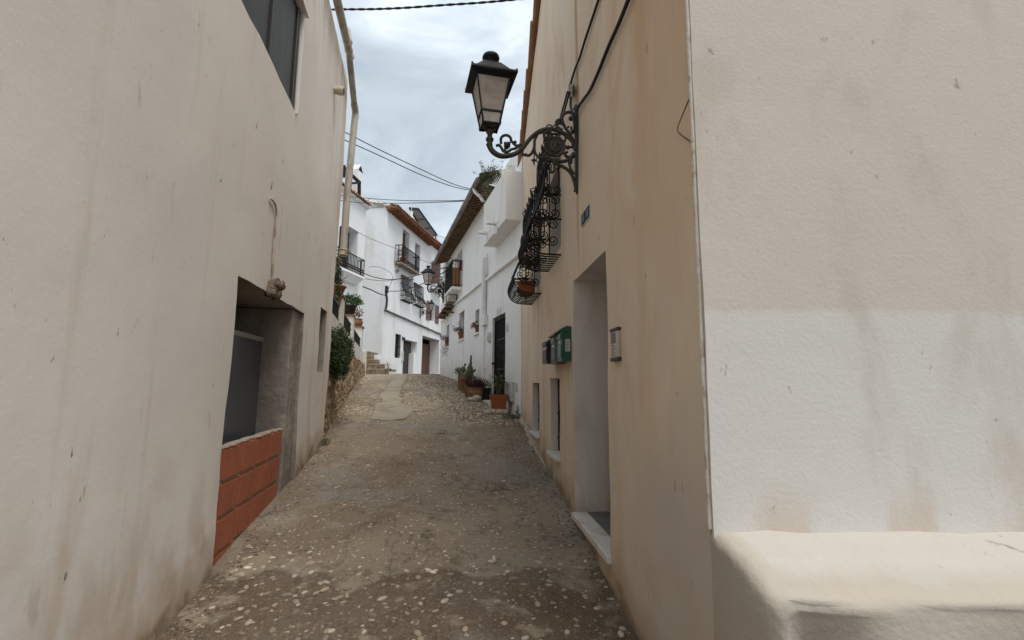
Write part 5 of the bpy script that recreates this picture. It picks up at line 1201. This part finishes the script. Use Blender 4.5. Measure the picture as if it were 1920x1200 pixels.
# cables feeding the big lamp
def tw(pts, o): return [TAN.W(x, y, o) for x, y in pts]
def wallcable(pts, o, r, label, name='cable', mt_=cable_m, cat='cable'):
    mb = MB(); mb.tube(spline(tw(pts, o), 6), r, 6); return tag(mb.build(name, mt_), label, cat)
wallcable([(1135, -40), (1122, 0), (1112, 30), (1097, 75), (1087, 108), (1078, 130), (1070, 157)], .02, .011, 'thin black cable running down the ochre wall to the grey clamp above the lamp')
wallcable([(1194, -40), (1178, 0), (1160, 45), (1142, 85), (1124, 130), (1107, 168), (1095, 185), (1086, 198), (1082, 206)], .02, .014, 'thick black cable sweeping down the ochre wall to the top of the lamp bracket')
mb = MB(); mb.hexa([TAN.W(1065, 181, .005), TAN.W(1073, 181, .005), TAN.W(1073, 181, .05), TAN.W(1065, 181, .05), TAN.W(1066, 158, .005), TAN.W(1074, 158, .005), TAN.W(1074, 158, .05), TAN.W(1066, 158, .05)])
cl_ = mb.build('cable_clamp', M('grey_clamp', (.30, .27, .235), (dict(col=(.2, .17, .14), sc=20, lo=.5, hi=.65),))); tag(cl_, 'grey cable clamp on the ochre wall just above the lamp bracket', 'clamp')
mb = MB()
for q in (0, 4): mb.tube(tw([(1064 + q, 172), (1055 + q, 205), (1049 + q, 228)], .06), .010, 5)
mb.tube(spline(tw([(1070, 182), (1070, 200), (1074, 215), (1077, 240), (1073, 250), (1071, 238)], .05), 5), .011, 6)
tag(mb.build('loose_wires', cable_m), 'loose black wires hanging behind the top scroll of the lamp bracket', 'wires')
wallcable([(1293, 183), (1284, 205), (1271, 240), (1276, 252), (1297, 267)], .006, .003, 'thin bare wire looped on the ochre wall near its pale corner', mt_=M('brown_wire', (.16, .10, .06)))

# ------------------------------------------------------------------ cables across the lane
def span(pts, r, label, twist=0, mt_=cable_m):
    P_ = spline([at(*p) for p in pts], 10); mb = MB()
    if twist:
        for k in (0, 3.14):
            mb.tube([p + Vector((0, math.cos(i * 1.1 + k), math.sin(i * 1.1 + k))) * r * .8 for i, p in enumerate(P_)], r, 5)
    else: mb.tube(P_, r, 5)
    return tag(mb.build('overhead_cable', mt_), label, 'cable')
span([(622, 18, 7), (643, 17.5, 6.95), (700, 17, 6.9), (760, 14.5, 6.8), (830, 9.5, 6.7), (900, 5, 6.6), (965, -1, 6.5), (1040, -10, 6.4)], .011, 'twisted black cable crossing the sky at the very top', twist=1)
span([(600, 225, 8.6), (645, 247, 9), (710, 280, 9.8), (790, 318, 10.8), (850, 345, 11.8), (893, 357, 12.2)], .010, 'upper of two thin cables slanting from the drainpipe to the cane eave')
span([(600, 243, 8.6), (645, 262, 9), (710, 291, 9.8), (790, 328, 10.8), (850, 350, 11.8), (890, 358, 12.2)], .010, 'lower of two thin cables slanting from the drainpipe to the cane eave')
span([(636, 366, 20), (690, 372, 20), (760, 376, 18), (840, 376.5, 16), (900, 374, 12.2)], .014, 'dark cable strung level between the balcony house and the cane eave')
span([(636, 376, 20), (690, 381, 20), (760, 381, 18), (840, 378.5, 16), (902, 375.5, 12.2)], .014, 'lower level cable between the balcony house and the cane eave')
span([(655, 425, 22.2), (690, 445, 23), (752, 470, 26), (790, 487, 28), (830, 502, 30)], .012, 'thin cable slanting from the left balcony across the far facade')
span([(682, 512, 23.6), (700, 519, 24), (728, 524, 25), (758, 521.5, 24), (795, 513, 22), (834, 502, 18.5)], .022, 'thick dark cable sagging from the left balcony rail to the right hand balcony')
span([(682, 522, 23.6), (700, 525, 24), (728, 526.5, 25), (752, 522, 26)], .014, 'thin cable sagging under the thick one beside the left balcony')
span([(676, 536, 23.9), (695, 543, 25), (712, 551, 26.5), (724, 554, 28)], .030, 'heavy black cable from under the left balcony to the junction box')
span([(728, 546, 28.4), (752, 545, 27), (785, 535, 24), (815, 520, 21), (836, 508, 18.3)], .022, 'black cable from the junction box passing behind the far lantern')
span([(690, 501, 27.3), (705, 500, 27.4), (722, 505, 27.6), (734, 514, 27.8), (735, 525, 27.9), (728, 543, 28)], .012, 'thin wire looping over the pale gable of the closing house')
span([(820, 442, 36), (838, 447, 30), (848, 449, 24)], .014, 'short thin wire between the far tiled roof and the cane eave')

# ------------------------------------------------------------------ pots and plants by the black barred door
def pot_root(p, label, cat='plant'): return empty('potted_plant', p, label, cat, 'potted plants in the lane')
def gp(px, y): q = at(px, 700, y); return Vector((q.x, q.y, gz(q.x, q.y)))
# tub with yucca, raised on stones
b_ = gp(936, 9.45); top = at(936, 766, 9.45); zb0 = top.z
r = pot_root(Vector((b_.x, b_.y, zb0)), 'spiky yucca in a square orange tub raised on river stones before the black door')
def taper(mb, c, z0, w0, d0, z1, w1, d1, m=0):
    mb.hexa([Vector((c.x - w0, c.y - d0, z0)), Vector((c.x + w0, c.y - d0, z0)), Vector((c.x + w0, c.y + d0, z0)), Vector((c.x - w0, c.y + d0, z0)), Vector((c.x - w1, c.y - d1, z1)), Vector((c.x + w1, c.y - d1, z1)), Vector((c.x + w1, c.y + d1, z1)), Vector((c.x - w1, c.y + d1, z1))], m)
mb = MB(); taper(mb, b_, zb0, .135, .12, zb0 + .235, .170, .15); taper(mb, b_, zb0 + .225, .182, .162, zb0 + .265, .186, .166); mb.build('pot', claypl_m, r)
mb = MB(); taper(mb, b_, zb0 + .266, .168, .15, zb0 + .272, .168, .15); mb.build('soil', bpy.data.materials['dry_soil'], r)
mb = MB()
for i in range(4): a = i * 1.7; mb.tube(spline([b_ + Vector((.03 * math.cos(a), .03 * math.sin(a), .26 + zb0 - b_.z)), b_ + Vector((.05 * math.cos(a), .05 * math.sin(a), .40 + zb0 - b_.z)), b_ + Vector((.06 * math.cos(a + .5), .05 * math.sin(a), .50 + zb0 - b_.z))], 4), .016, 6)
mb.build('stem', M('yucca_stem', (.13, .085, .05), bump=((60, .6, .01),)), r)
mb = MB()
for h in range(4):
    a0_ = h * 1.7; c = b_ + Vector((.06 * math.cos(a0_), .05 * math.sin(a0_), zb0 - b_.z + .46 + .03 * h))
    for i in range(26):
        a = random.random() * 6.28; el = random.uniform(-.5, 1.2); L_ = random.uniform(.18, .32); d = Vector((math.cos(a) * math.cos(el), math.sin(a) * math.cos(el), math.sin(el))); sd_ = d.cross(Vector((0, 0, 1))).normalized() * .008
        k = random.uniform(.7, 1.3); cl = (.06 * k, .10 * k, .04 * k) if el > -.2 else (.14 * k, .095 * k, .05 * k); mb.col = cl
        m1 = c + d * L_ * .55; e_ = c + d * L_ - Vector((0, 0, .05 * L_ / .2)); mb.add([c - sd_ * .6, c + sd_ * .6, m1 + sd_, m1 - sd_, e_], [(0, 1, 2, 3), (3, 2, 4)])
mb.build('foliage', leaf_m, r, recalc=False)
SLB = ['flattish river stone at the left front under the orange tub', 'round knobbly river stone at the front under the orange tub', 'widest smooth river stone at the front under the orange tub', 'river stone at the right front corner under the orange tub'] + ['half hidden river stone wedged right beneath the orange tub'] * 3
rs = random.Random(12)
for i, (px, py, a, b, c) in enumerate(((914.5, 772.5, .07, .055, .042), (925, 773, .042, .045, .055), (938, 772.5, .078, .05, .052), (948.5, 769, .05, .05, .052), (919, 767.5, .06, .05, .035), (930, 766.8, .05, .05, .03), (943, 766.2, .06, .05, .03))):
    y = 9.20 if py > 768.5 else 9.46
    q = at(px, py, y); q.z = gz(q.x, q.y) + c * .8; mb = MB(); mb.ball((0, 0, 0), (a, b, c), 3, rot=Matrix.Rotation(rs.uniform(-.4, .4), 3, 'Z'), jit=.18)
    for v in mb.v: v += q
    tag(mb.build('river_stone', boulder_m, loc=q - Vector((0, 0, c))), SLB[i], 'stone', 'river stones under the orange tub')
mb = MB(); taper(mb, gp(936, 9.47), b_.z - .02, .19, .15, zb0 - .002, .17, .14); tag(mb.build('stone_slab', boulder_m), 'flat pale slab under the orange tub on the river stones', 'stone')
for px, y, a, b, c, lb in ((884.5, 10.75, .085, .07, .055, 'flat pale river stone beside the rounder one below the bowl'), (895, 10.7, .095, .08, .085, 'round white river stone in front of the clay bowl')):
    q = gp(px, y); q.z += c * .75; mb = MB(); mb.ball(q, (a, b, c), 3, jit=.12); tag(mb.build('river_stone', boulder_m), lb, 'stone')
# round clay bowl with purple succulent
b_ = gp(894.5, 11.0); r = pot_root(b_, 'round clay bowl overflowing with dark purple succulent left of the black door')
mb = MB(); mb.lathe(b_, [(.13, 0), (.17, .04), (.205, .15), (.205, .20), (.185, .245), (.20, .255), (.20, .275), (.17, .275), (.16, .23)], 22); mb.build('pot', terraold_m, r)
mb = MB(); PU = [(.075, .030, .035), (.11, .045, .045), (.05, .022, .028), (.14, .075, .06)]
for i in range(120):
    a = random.random() * 6.28; q = random.random() ** .5 * .30; x, y_ = math.cos(a) * q, math.sin(a) * q * .8; p = b_ + Vector((x * .6, y_ * .6, .25)); h = random.uniform(.10, .30); t = b_ + Vector((x, y_, .25 + h)); k = random.uniform(.6, 1.3); c = random.choice(PU); mb.col = (c[0] * k, c[1] * k, c[2] * k); mb.tube([p, p.lerp(t, .5) + Vector((.02 * random.gauss(0, 1), 0, .01)), t], [.006, .007, .005], 4)
    for _ in range(7): leaf(mb, p.lerp(t, random.uniform(.3, 1)), .035, PU, .6, .35)
mb.col = PU[0]; clump(mb, b_ + Vector((.13, -.02, .2)), (.1, .12, .14), 90, .05, PU, -.2); clump(mb, b_ + Vector((0, 0, .30)), (.2, .15, .08), 140, .045, PU)
mb.build('foliage', leaf_m, r, recalc=False)
# black plastic pot tucked behind
b_ = gp(911, 10.95); r = pot_root(b_, 'dark plastic pot with sparse trailing leaves between the clay bowl and the door')
mb = MB(); mb.lathe(b_, [(.085, 0), (.115, .24), (.125, .245), (.125, .27), (.105, .27)], 18); mb.build('pot', M('black_plastic', (.022, .018, .016), rough=.5), r)
mb = MB(); clump(mb, b_ + Vector((0, 0, .34)), (.14, .1, .12), 130, .05, PU + LG); mb.build('foliage', leaf_m, r, recalc=False)
# three tall clay pots behind
b_ = gp(880, 11.5); r = pot_root(b_, 'square clay pot with a dull red succulent behind the clay bowl')
mb = MB(); taper(mb, b_, b_.z, .09, .09, b_.z + .33, .105, .105); taper(mb, b_, b_.z + .325, .115, .115, b_.z + .36, .115, .115); mb.build('pot', terraold_m, r)
mb = MB(); clump(mb, b_ + Vector((.03, 0, .42)), (.13, .12, .10), 160, .05, PU); mb.build('foliage', leaf_m, r, recalc=False)
b_ = gp(873, 12.2); r = pot_root(b_, 'prickly pear with flat grey green pads in a tall clay pot')
mb = MB(); mb.lathe(b_, [(.085, 0), (.10, .05), (.115, .33), (.13, .34), (.13, .38), (.105, .38)], 18); mb.build('pot', terraold_m, r)
cact_m = M('cactus_skin', (.10, .135, .065), (dict(col=(.15, .18, .10), sc=7, lo=.45, hi=.65), dict(col=(.20, .22, .15), sc=60, lo=.64, hi=.70, amt=.7)), rough=.6, attr=None)
mb = MB(); rc = random.Random(21)
def pad(p, L_, w, ax, face):
    rt_ = Matrix((ax.cross(face).normalized(), face.normalized(), ax.normalized())).transposed(); mb.ball(p + ax.normalized() * L_ * .48, (w * .5, .020, L_ * .52), 2, rot=rt_, jit=.08); return p + ax.normalized() * L_ * .98
base_ = b_ + Vector((.02, 0, .36))
for dx, dy, kids in ((-.14, 0, ((-.09, .10), (.05, .16))), (.02, -.06, ((-.10, .15), (.08, .12))), (.15, .02, ((.09, .10), (-.02, .15))), (.04, .08, ((.02, .17),))):
    ax = Vector((dx * 2.6, dy * 1.5, 1)); t1_ = pad(base_ + Vector((dx * .5, dy * .5, -.02)), .21, .125, ax, Vector((rc.uniform(-.5, .5), -1, .1)))
    for kx, kl in kids:
        ax2 = Vector((kx * 9, dy, 1)); t2_ = pad(t1_ - ax * .02 + Vector((kx * .3, 0, 0)), kl, kl * .68, ax2, Vector((rc.uniform(-.7, .7), -1, 0)))
        if rc.random() < .5: pad(t2_, .085, .06, Vector((rc.uniform(-.8, .8), 0, 1)), Vector((0, -1, 0)))
mb.build('cactus_pads', cact_m, r)
mb = MB(); mb.tube([base_ + Vector((.10, -.05, 0)), base_ + Vector((.11, -.05, .3)), base_ + Vector((.115, -.05, .56))], [.035, .032, .02], 8); mb.ball(base_ + Vector((.115, -.05, .56)), .022, 1); mb.build('cactus_column', M('dark_cactus', (.05, .085, .035), (dict(col=(.10, .13, .07), sc=30, lo=.5, hi=.6),)), r)
b_ = gp(864, 12.7); r = pot_root(b_, 'tall pale clay cylinder pot with a dry brown plant, farthest of the row')
mb = MB(); mb.lathe(b_, [(.075, 0), (.075, .04), (.07, .40), (.08, .42), (.08, .45), (.06, .45)], 16); mb.build('pot', terraold_m, r)
mb = MB(); clump(mb, b_ + Vector((-.02, 0, .50)), (.16, .14, .10), 320, .05, [(.055, .030, .022), (.08, .045, .03), (.035, .02, .016)]); mb.build('foliage', leaf_m, r, recalc=False)
# window pots
for (s, z, n, lb, w) in ((6.30, 1.34, 130, 'terracotta pot of red geraniums on the middle window sill of the white house', .26), (3.95, 1.31, 70, 'small clay pot with a straggly red plant on the window sill nearest the downpipe', .15), (9.1, 1.31, 150, 'pot with trailing red plants on the farthest window sill of the white house', .26)):
    p = WHT.P(s, -.02, z); r = empty('flower_pot', p, lb, 'plant', 'flower pots on the white window sills')
    mb = MB(); mb.lathe(p, [(w * .32, 0), (w * .5, w * .75), (w * .54, w * .76), (w * .54, w * .9), (w * .45, w * .9)], 16); mb.build('pot', terra_m, r)
    mb = MB(); q = p + Vector((0, 0, w * 1.05))
    for i in range(10):
        d = Vector((random.gauss(0, .6) + WHT.n.x * .9, random.gauss(0, .6) + WHT.n.y * .9, random.uniform(-.3, .9))).normalized() * random.uniform(.6, 1.2) * w; mb.col = (.09, .06, .03); mb.tube(spline([q, q + d * .6 + Vector((0, 0, .03)), q + d], 3), .006, 4); clump(mb, q + d, w * .26, 14, .05, [(.30, .03, .03), (.22, .05, .04), (.07, .05, .03)])
    clump(mb, q, (w * .5, w * .5, w * .35), n, .05, [(.05, .055, .02), (.12, .03, .022), (.20, .035, .025), (.04, .05, .02)])
    if s > 9: clump(mb, p + Vector((WHT.n.x * .12, WHT.n.y * .12, -.15)), (.16, .2, .25), 160, .05, [(.04, .04, .022), (.09, .03, .025), (.16, .15, .13)])
    mb.build('foliage', leaf_m, r, recalc=False)
# weeds at the foot of the walls
def weed(p, r_, n, label, sz=.04):
    mb = MB(); clump(mb, p + Vector((0, 0, r_[2] * .6)), r_, n, sz, LG + [(.06, .08, .03)], .8, .3); return tag(mb.build('weed', leaf_m, loc=p, recalc=False), label, 'weed')
q = TAN.P(8.75, .15, 0); q.z = gz(q.x, q.y); weed(q, (.22, .08, .05), 240, 'low green weeds where the ochre wall meets the white house')
q = TAN.P(8.88, .06, 0); q.z = gz(q.x, q.y); weed(q, (.05, .04, .15), 110, 'upright green weed sprig in the corner of the ochre wall')
q = LEF.P(7.35, .05, 0); q.z = gz(q.x, q.y); weed(q, (.05, .10, .05), 90, 'small weed tuft at the far foot of the left house', .035)
# terrace roof plants and railing on the right
rp_ = empty('roof_plants', at(915, 340, 10.7), 'wild shrubby plants spilling from the roof edge beside the white railing', 'plant')
mb = MB(); GL = LG + [(.10, .11, .06), (.13, .12, .07)]
for px, py, y, rr_, n in ((912, 330, 10.3, (.16, .12, .10), 200), (925, 328, 10.3, (.18, .12, .12), 240), (903, 340, 10.3, (.10, .1, .10), 130), (937, 324, 10.2, (.12, .12, .06), 100), (912, 350, 10.2, (.14, .08, .14), 120), (920, 342, 10.25, (.15, .1, .12), 170), (916, 362, 10.2, (.10, .06, .14), 70)): clump(mb, at(px, py, y), rr_, n, .06, GL, .5, .3)
for i in range(34):
    a = at(random.uniform(903, 940), random.uniform(322, 336), 10.3); mb.col = (.11, .105, .06); t = a + Vector((random.gauss(0, .10), random.gauss(0, .1), random.uniform(.08, .30))); mb.tube([a, a.lerp(t, .5) + Vector((.02, 0, 0)), t], .004, 4); clump(mb, t, .03, 5, .05, GL)
for i in range(16):
    a = at(random.uniform(905, 926), 345, 10.2); mb.col = (.14, .105, .055); mb.tube(spline([a, a + Vector((random.gauss(0, .05), 0, -.15)), a + Vector((random.gauss(0, .1), 0, -.33))], 3), .004, 4)
mb.build('foliage', leaf_m, rp_, recalc=False)
g = MB(); T0, T1, B0_, B1_ = at(919, 322, 10.6), at(946, 329, 10.2), at(907, 343.5, 10.4), at(933, 350, 10.0)
g.tube([T0, T1], .016, 6); g.tube([B0_, B1_], .016, 6)
for i in range(9): t = i / 8; g.tube([T0.lerp(T1, t), B0_.lerp(B1_, t)], .010, 5)
tag(g.build('terrace_railing', whitecl_m), 'small white tilted railing on the roof edge above the projecting white bay', 'railing')
# plants of the left terrace
p = GAR.P(2.53, -.25, 1.70); r = empty('potted_plant', p, 'wide terracotta pot of reddish plant on the first white pillar', 'plant', 'potted plants in the lane')
p = GAR.P(2.35, -.18, 1.695); r.location = p
mb = MB(); mb.lathe(p, [(.11, 0), (.165, .15), (.18, .155), (.18, .185), (.15, .185)], 20); mb.build('pot', terra_m, r)
mb = MB(); clump(mb, p + Vector((0, 0, .26)), (.14, .14, .10), 120, .06, [(.14, .035, .03), (.09, .03, .025), (.20, .06, .04), (.06, .06, .03)])
for i in range(12):
    a = p + Vector((0, 0, .2)); d = Vector((random.gauss(0, .12), random.gauss(0, .12), random.uniform(.12, .26))); mb.col = (.1, .05, .03); mb.tube([a, a + d], .005, 4); clump(mb, a + d, .04, 6, .05, [(.18, .05, .04), (.09, .03, .025)])
mb.build('foliage', leaf_m, r, recalc=False)
p = GAR.P(5.5, -.22, 1.715); r = empty('potted_plant', p, 'bushy green jade plant in a black pot on the second white pillar', 'plant', 'potted plants in the lane')
mb = MB(); mb.lathe(p, [(.15, 0), (.21, .22), (.225, .225), (.225, .26), (.19, .26)], 20); mb.build('pot', bpy.data.materials['black_plastic'], r)
mb = MB(); GB = [(.045, .10, .022), (.065, .13, .03), (.03, .07, .018), (.09, .16, .045)]
for dx, dz, rr_ in ((-.13, .42, .14), (.0, .46, .16), (.15, .44, .16), (.25, .34, .14), (-.17, .32, .12), (.1, .34, .18)): clump(mb, p + Vector((dx, random.uniform(-.08, .08), dz)), (rr_, rr_, rr_ * .75), 190, .055, GB, .5, .6)
mb.build('foliage', leaf_m, r, recalc=False)
p = GAR.P(9.85, -.25, 1.905); r = empty('potted_plant', p, 'pale clay urn with rusty leaves on the third white pillar', 'plant', 'potted plants in the lane')
mb = MB(); mb.lathe(p, [(.13, 0), (.15, .02), (.19, .12), (.19, .18), (.155, .24), (.175, .26), (.17, .275), (.14, .275)], 20); mb.build('pot', terraold_m, r)
mb = MB(); clump(mb, p + Vector((0, 0, .48)), (.2, .2, .2), 260, .07, [(.16, .06, .03), (.22, .09, .045), (.09, .045, .025), (.06, .06, .03)]); mb.build('foliage', leaf_m, r, recalc=False)
cp = empty('climbing_plant', GAR.P(1.6, -.35, 1.2), 'leafy climber with yellowing shoots hanging above the terrace beside the left house', 'plant')
mb = MB()
for i in range(30):
    t = i / 29; c = at(633 + 3.5 * math.sin(i * .9), 484 + 82 * t, 9.2); clump(mb, c, (.055, .08, .06), 26, .06, (LG if .25 < t < .8 else [(.20, .17, .07), (.12, .11, .05), (.14, .07, .04)]), -.4, .4)
mb.build('foliage', leaf_m, cp, recalc=False)
mb = MB(); mb.tube(spline([at(631, 575, 9.25), at(633, 540, 9.25), at(635, 510, 9.22), at(635, 482, 9.2)], 6), .012, 5); mb.build('stem', bpy.data.materials['yucca_stem'], cp)
# evergreen shrub hanging over the stone
sb = empty('shrub', GAR.P(.8, .1, -.3), 'dark green shrub growing out of the rubble stone wall beside the left house', 'shrub')
mb = MB(); GS = [(.042, .080, .026), (.058, .105, .034), (.026, .052, .018), (.075, .120, .042)]
pts_ = [(626, 640, 7.6, .13), (624, 655, 7.5, .13), (627, 672, 7.5, .14), (632, 690, 7.6, .11), (640, 636, 8.0, .12), (641, 650, 7.9, .17), (642, 668, 7.9, .17), (640, 685, 7.9, .12), (649, 650, 8.2, .13), (650, 668, 8.2, .12), (630, 650, 7.7, .15), (634, 664, 7.7, .17), (645, 695, 8.1, .07), (629, 702, 7.6, .07)]
for x, y, d, rr_ in pts_: clump(mb, at(x, y, d), (rr_, rr_, rr_ * 1.15), int(3300 * rr_), .048, GS, .6, .42)
for i in range(60):
    x, y, d, rr_ = random.choice(pts_[:9]); a = at(x, y, d) + Vector((random.gauss(0, .06), random.gauss(0, .06), .05)); t = a + Vector((random.gauss(.03, .07), random.gauss(0, .07), random.uniform(.10, .30))); mb.col = (.05, .05, .025); mb.tube([a, t], .004, 4)
    for k in range(12): leaf(mb, a.lerp(t, .2 + .8 * k / 11), .035, GS, .6, .38)
for x, y in ((640, 614), (641, 622), (626, 620), (627, 628), (657, 645), (654, 650), (659, 641), (636, 626), (646, 630), (652, 636), (656, 655), (655, 672), (651, 684), (648, 700), (640, 702), (633, 710), (626, 712), (644, 708)): clump(mb, at(x, y, 7.9), (.04, .04, .08), 40, .036, GS, .8)
mb.build('foliage', leaf_m, sb, recalc=False)
mb = MB()
for x, y in ((628, 665), (640, 660), (645, 660)): mb.tube(spline([at(634, 700, 7.9), at((x + 636) / 2, 685, 7.85), at(x, y, 7.8)], 5), .012, 5)
mb.build('stem', bpy.data.materials['yucca_stem'], sb)
# small things at the foot of the stairs
q = gp(728, 19.9); r = empty('flower_pot', q, 'small black pot with bare twigs at the foot of the stone stairs', 'pot')
mb = MB(); mb.lathe(q, [(.09, 0), (.12, .2), (.125, .22), (.10, .22)], 14); mb.build('pot', bpy.data.materials['black_plastic'], r)
mb = MB()
for i in range(7): d = Vector((random.gauss(0, .1), random.gauss(0, .05), random.uniform(.2, .36))); mb.tube([q + Vector((0, 0, .2)), q + Vector((0, 0, .2)) + d], .006, 4)
mb.build('twigs', bpy.data.materials['yucca_stem'], r)
# ------------------------------------------------------------------ light, sky, camera
sc = bpy.context.scene
w = bpy.data.worlds.new('World'); sc.world = w; w.use_nodes = True
nt = w.node_tree; L = nt.links.new; bg = nt.nodes['Background']
EL, AZ = R(66), R(135)                      # high veiled sun behind the viewer's right shoulder
sky = N(nt, 'ShaderNodeTexSky', sky_type='NISHITA', sun_disc=False); sky.sun_elevation = EL; sky.sun_rotation = AZ
skm = N(nt, 'ShaderNodeMix', data_type='RGBA', blend_type='MULTIPLY'); skm.inputs[0].default_value = 1; L(sky.outputs[0], skm.inputs[6]); skm.inputs[7].default_value = (.10, .10, .10, 1)
tc = N(nt, 'ShaderNodeTexCoord')
mp = N(nt, 'ShaderNodeMapping'); L(tc.outputs['Generated'], mp.inputs[0]); mp.inputs['Location'].default_value = CLOUD_OFF; mp.inputs['Scale'].default_value = (1.0, 1.0, 1.9)
n1 = N(nt, 'ShaderNodeTexNoise'); n1.inputs['Scale'].default_value = 3.0; n1.inputs['Detail'].default_value = 9; n1.inputs['Roughness'].default_value = .56; n1.inputs['Distortion'].default_value = .35
L(mp.outputs[0], n1.inputs[0])
rp = N(nt, 'ShaderNodeValToRGB'); L(n1.outputs['Fac'], rp.inputs[0])
e = rp.color_ramp.elements
e[0].position = .31; e[0].color = (.30, .35, .395, 1); e[1].position = .71; e[1].color = (.70, .73, .75, 1)
for p, c in ((.43, (.37, .42, .465, 1)), (.53, (.455, .51, .555, 1)), (.60, (.565, .615, .65, 1))):
    q = e.new(p); q.color = c
cl = N(nt, 'ShaderNodeMix', data_type='RGBA'); cl.inputs[0].default_value = .94; L(skm.outputs[2], cl.inputs[6]); L(rp.outputs[0], cl.inputs[7])
L(cl.outputs[2], bg.inputs[0]); bg.inputs[1].default_value = SKY
sl = bpy.data.lights.new('sun', 'SUN'); sl.energy = SUN; sl.angle = R(30); sl.color = (1, .94, .86)
so = bpy.data.objects.new('sun', sl); C.objects.link(so)
dv = Vector((math.sin(AZ) * math.cos(EL), math.cos(AZ) * math.cos(EL), math.sin(EL)))
so.rotation_euler = dv.to_track_quat('Z', 'Y').to_euler(); so.location = dv * 40
cam = bpy.data.cameras.new('camera'); cam.sensor_fit = 'HORIZONTAL'; cam.sensor_width = 36; cam.lens = 36 * FOC / 1920; cam.clip_end = 600; cam.clip_start = .02
co = bpy.data.objects.new('camera', cam); C.objects.link(co); co.matrix_world = Matrix.Translation((0, 0, EZ)) @ CAMROT.to_4x4(); sc.camera = co
sc.view_settings.view_transform = 'Standard'; sc.view_settings.look = 'None'; sc.view_settings.exposure = EXPO; sc.view_settings.gamma = 1
sc.cycles.max_bounces = 6; sc.cycles.diffuse_bounces = 5; sc.cycles.glossy_bounces = 2; sc.cycles.transmission_bounces = 2
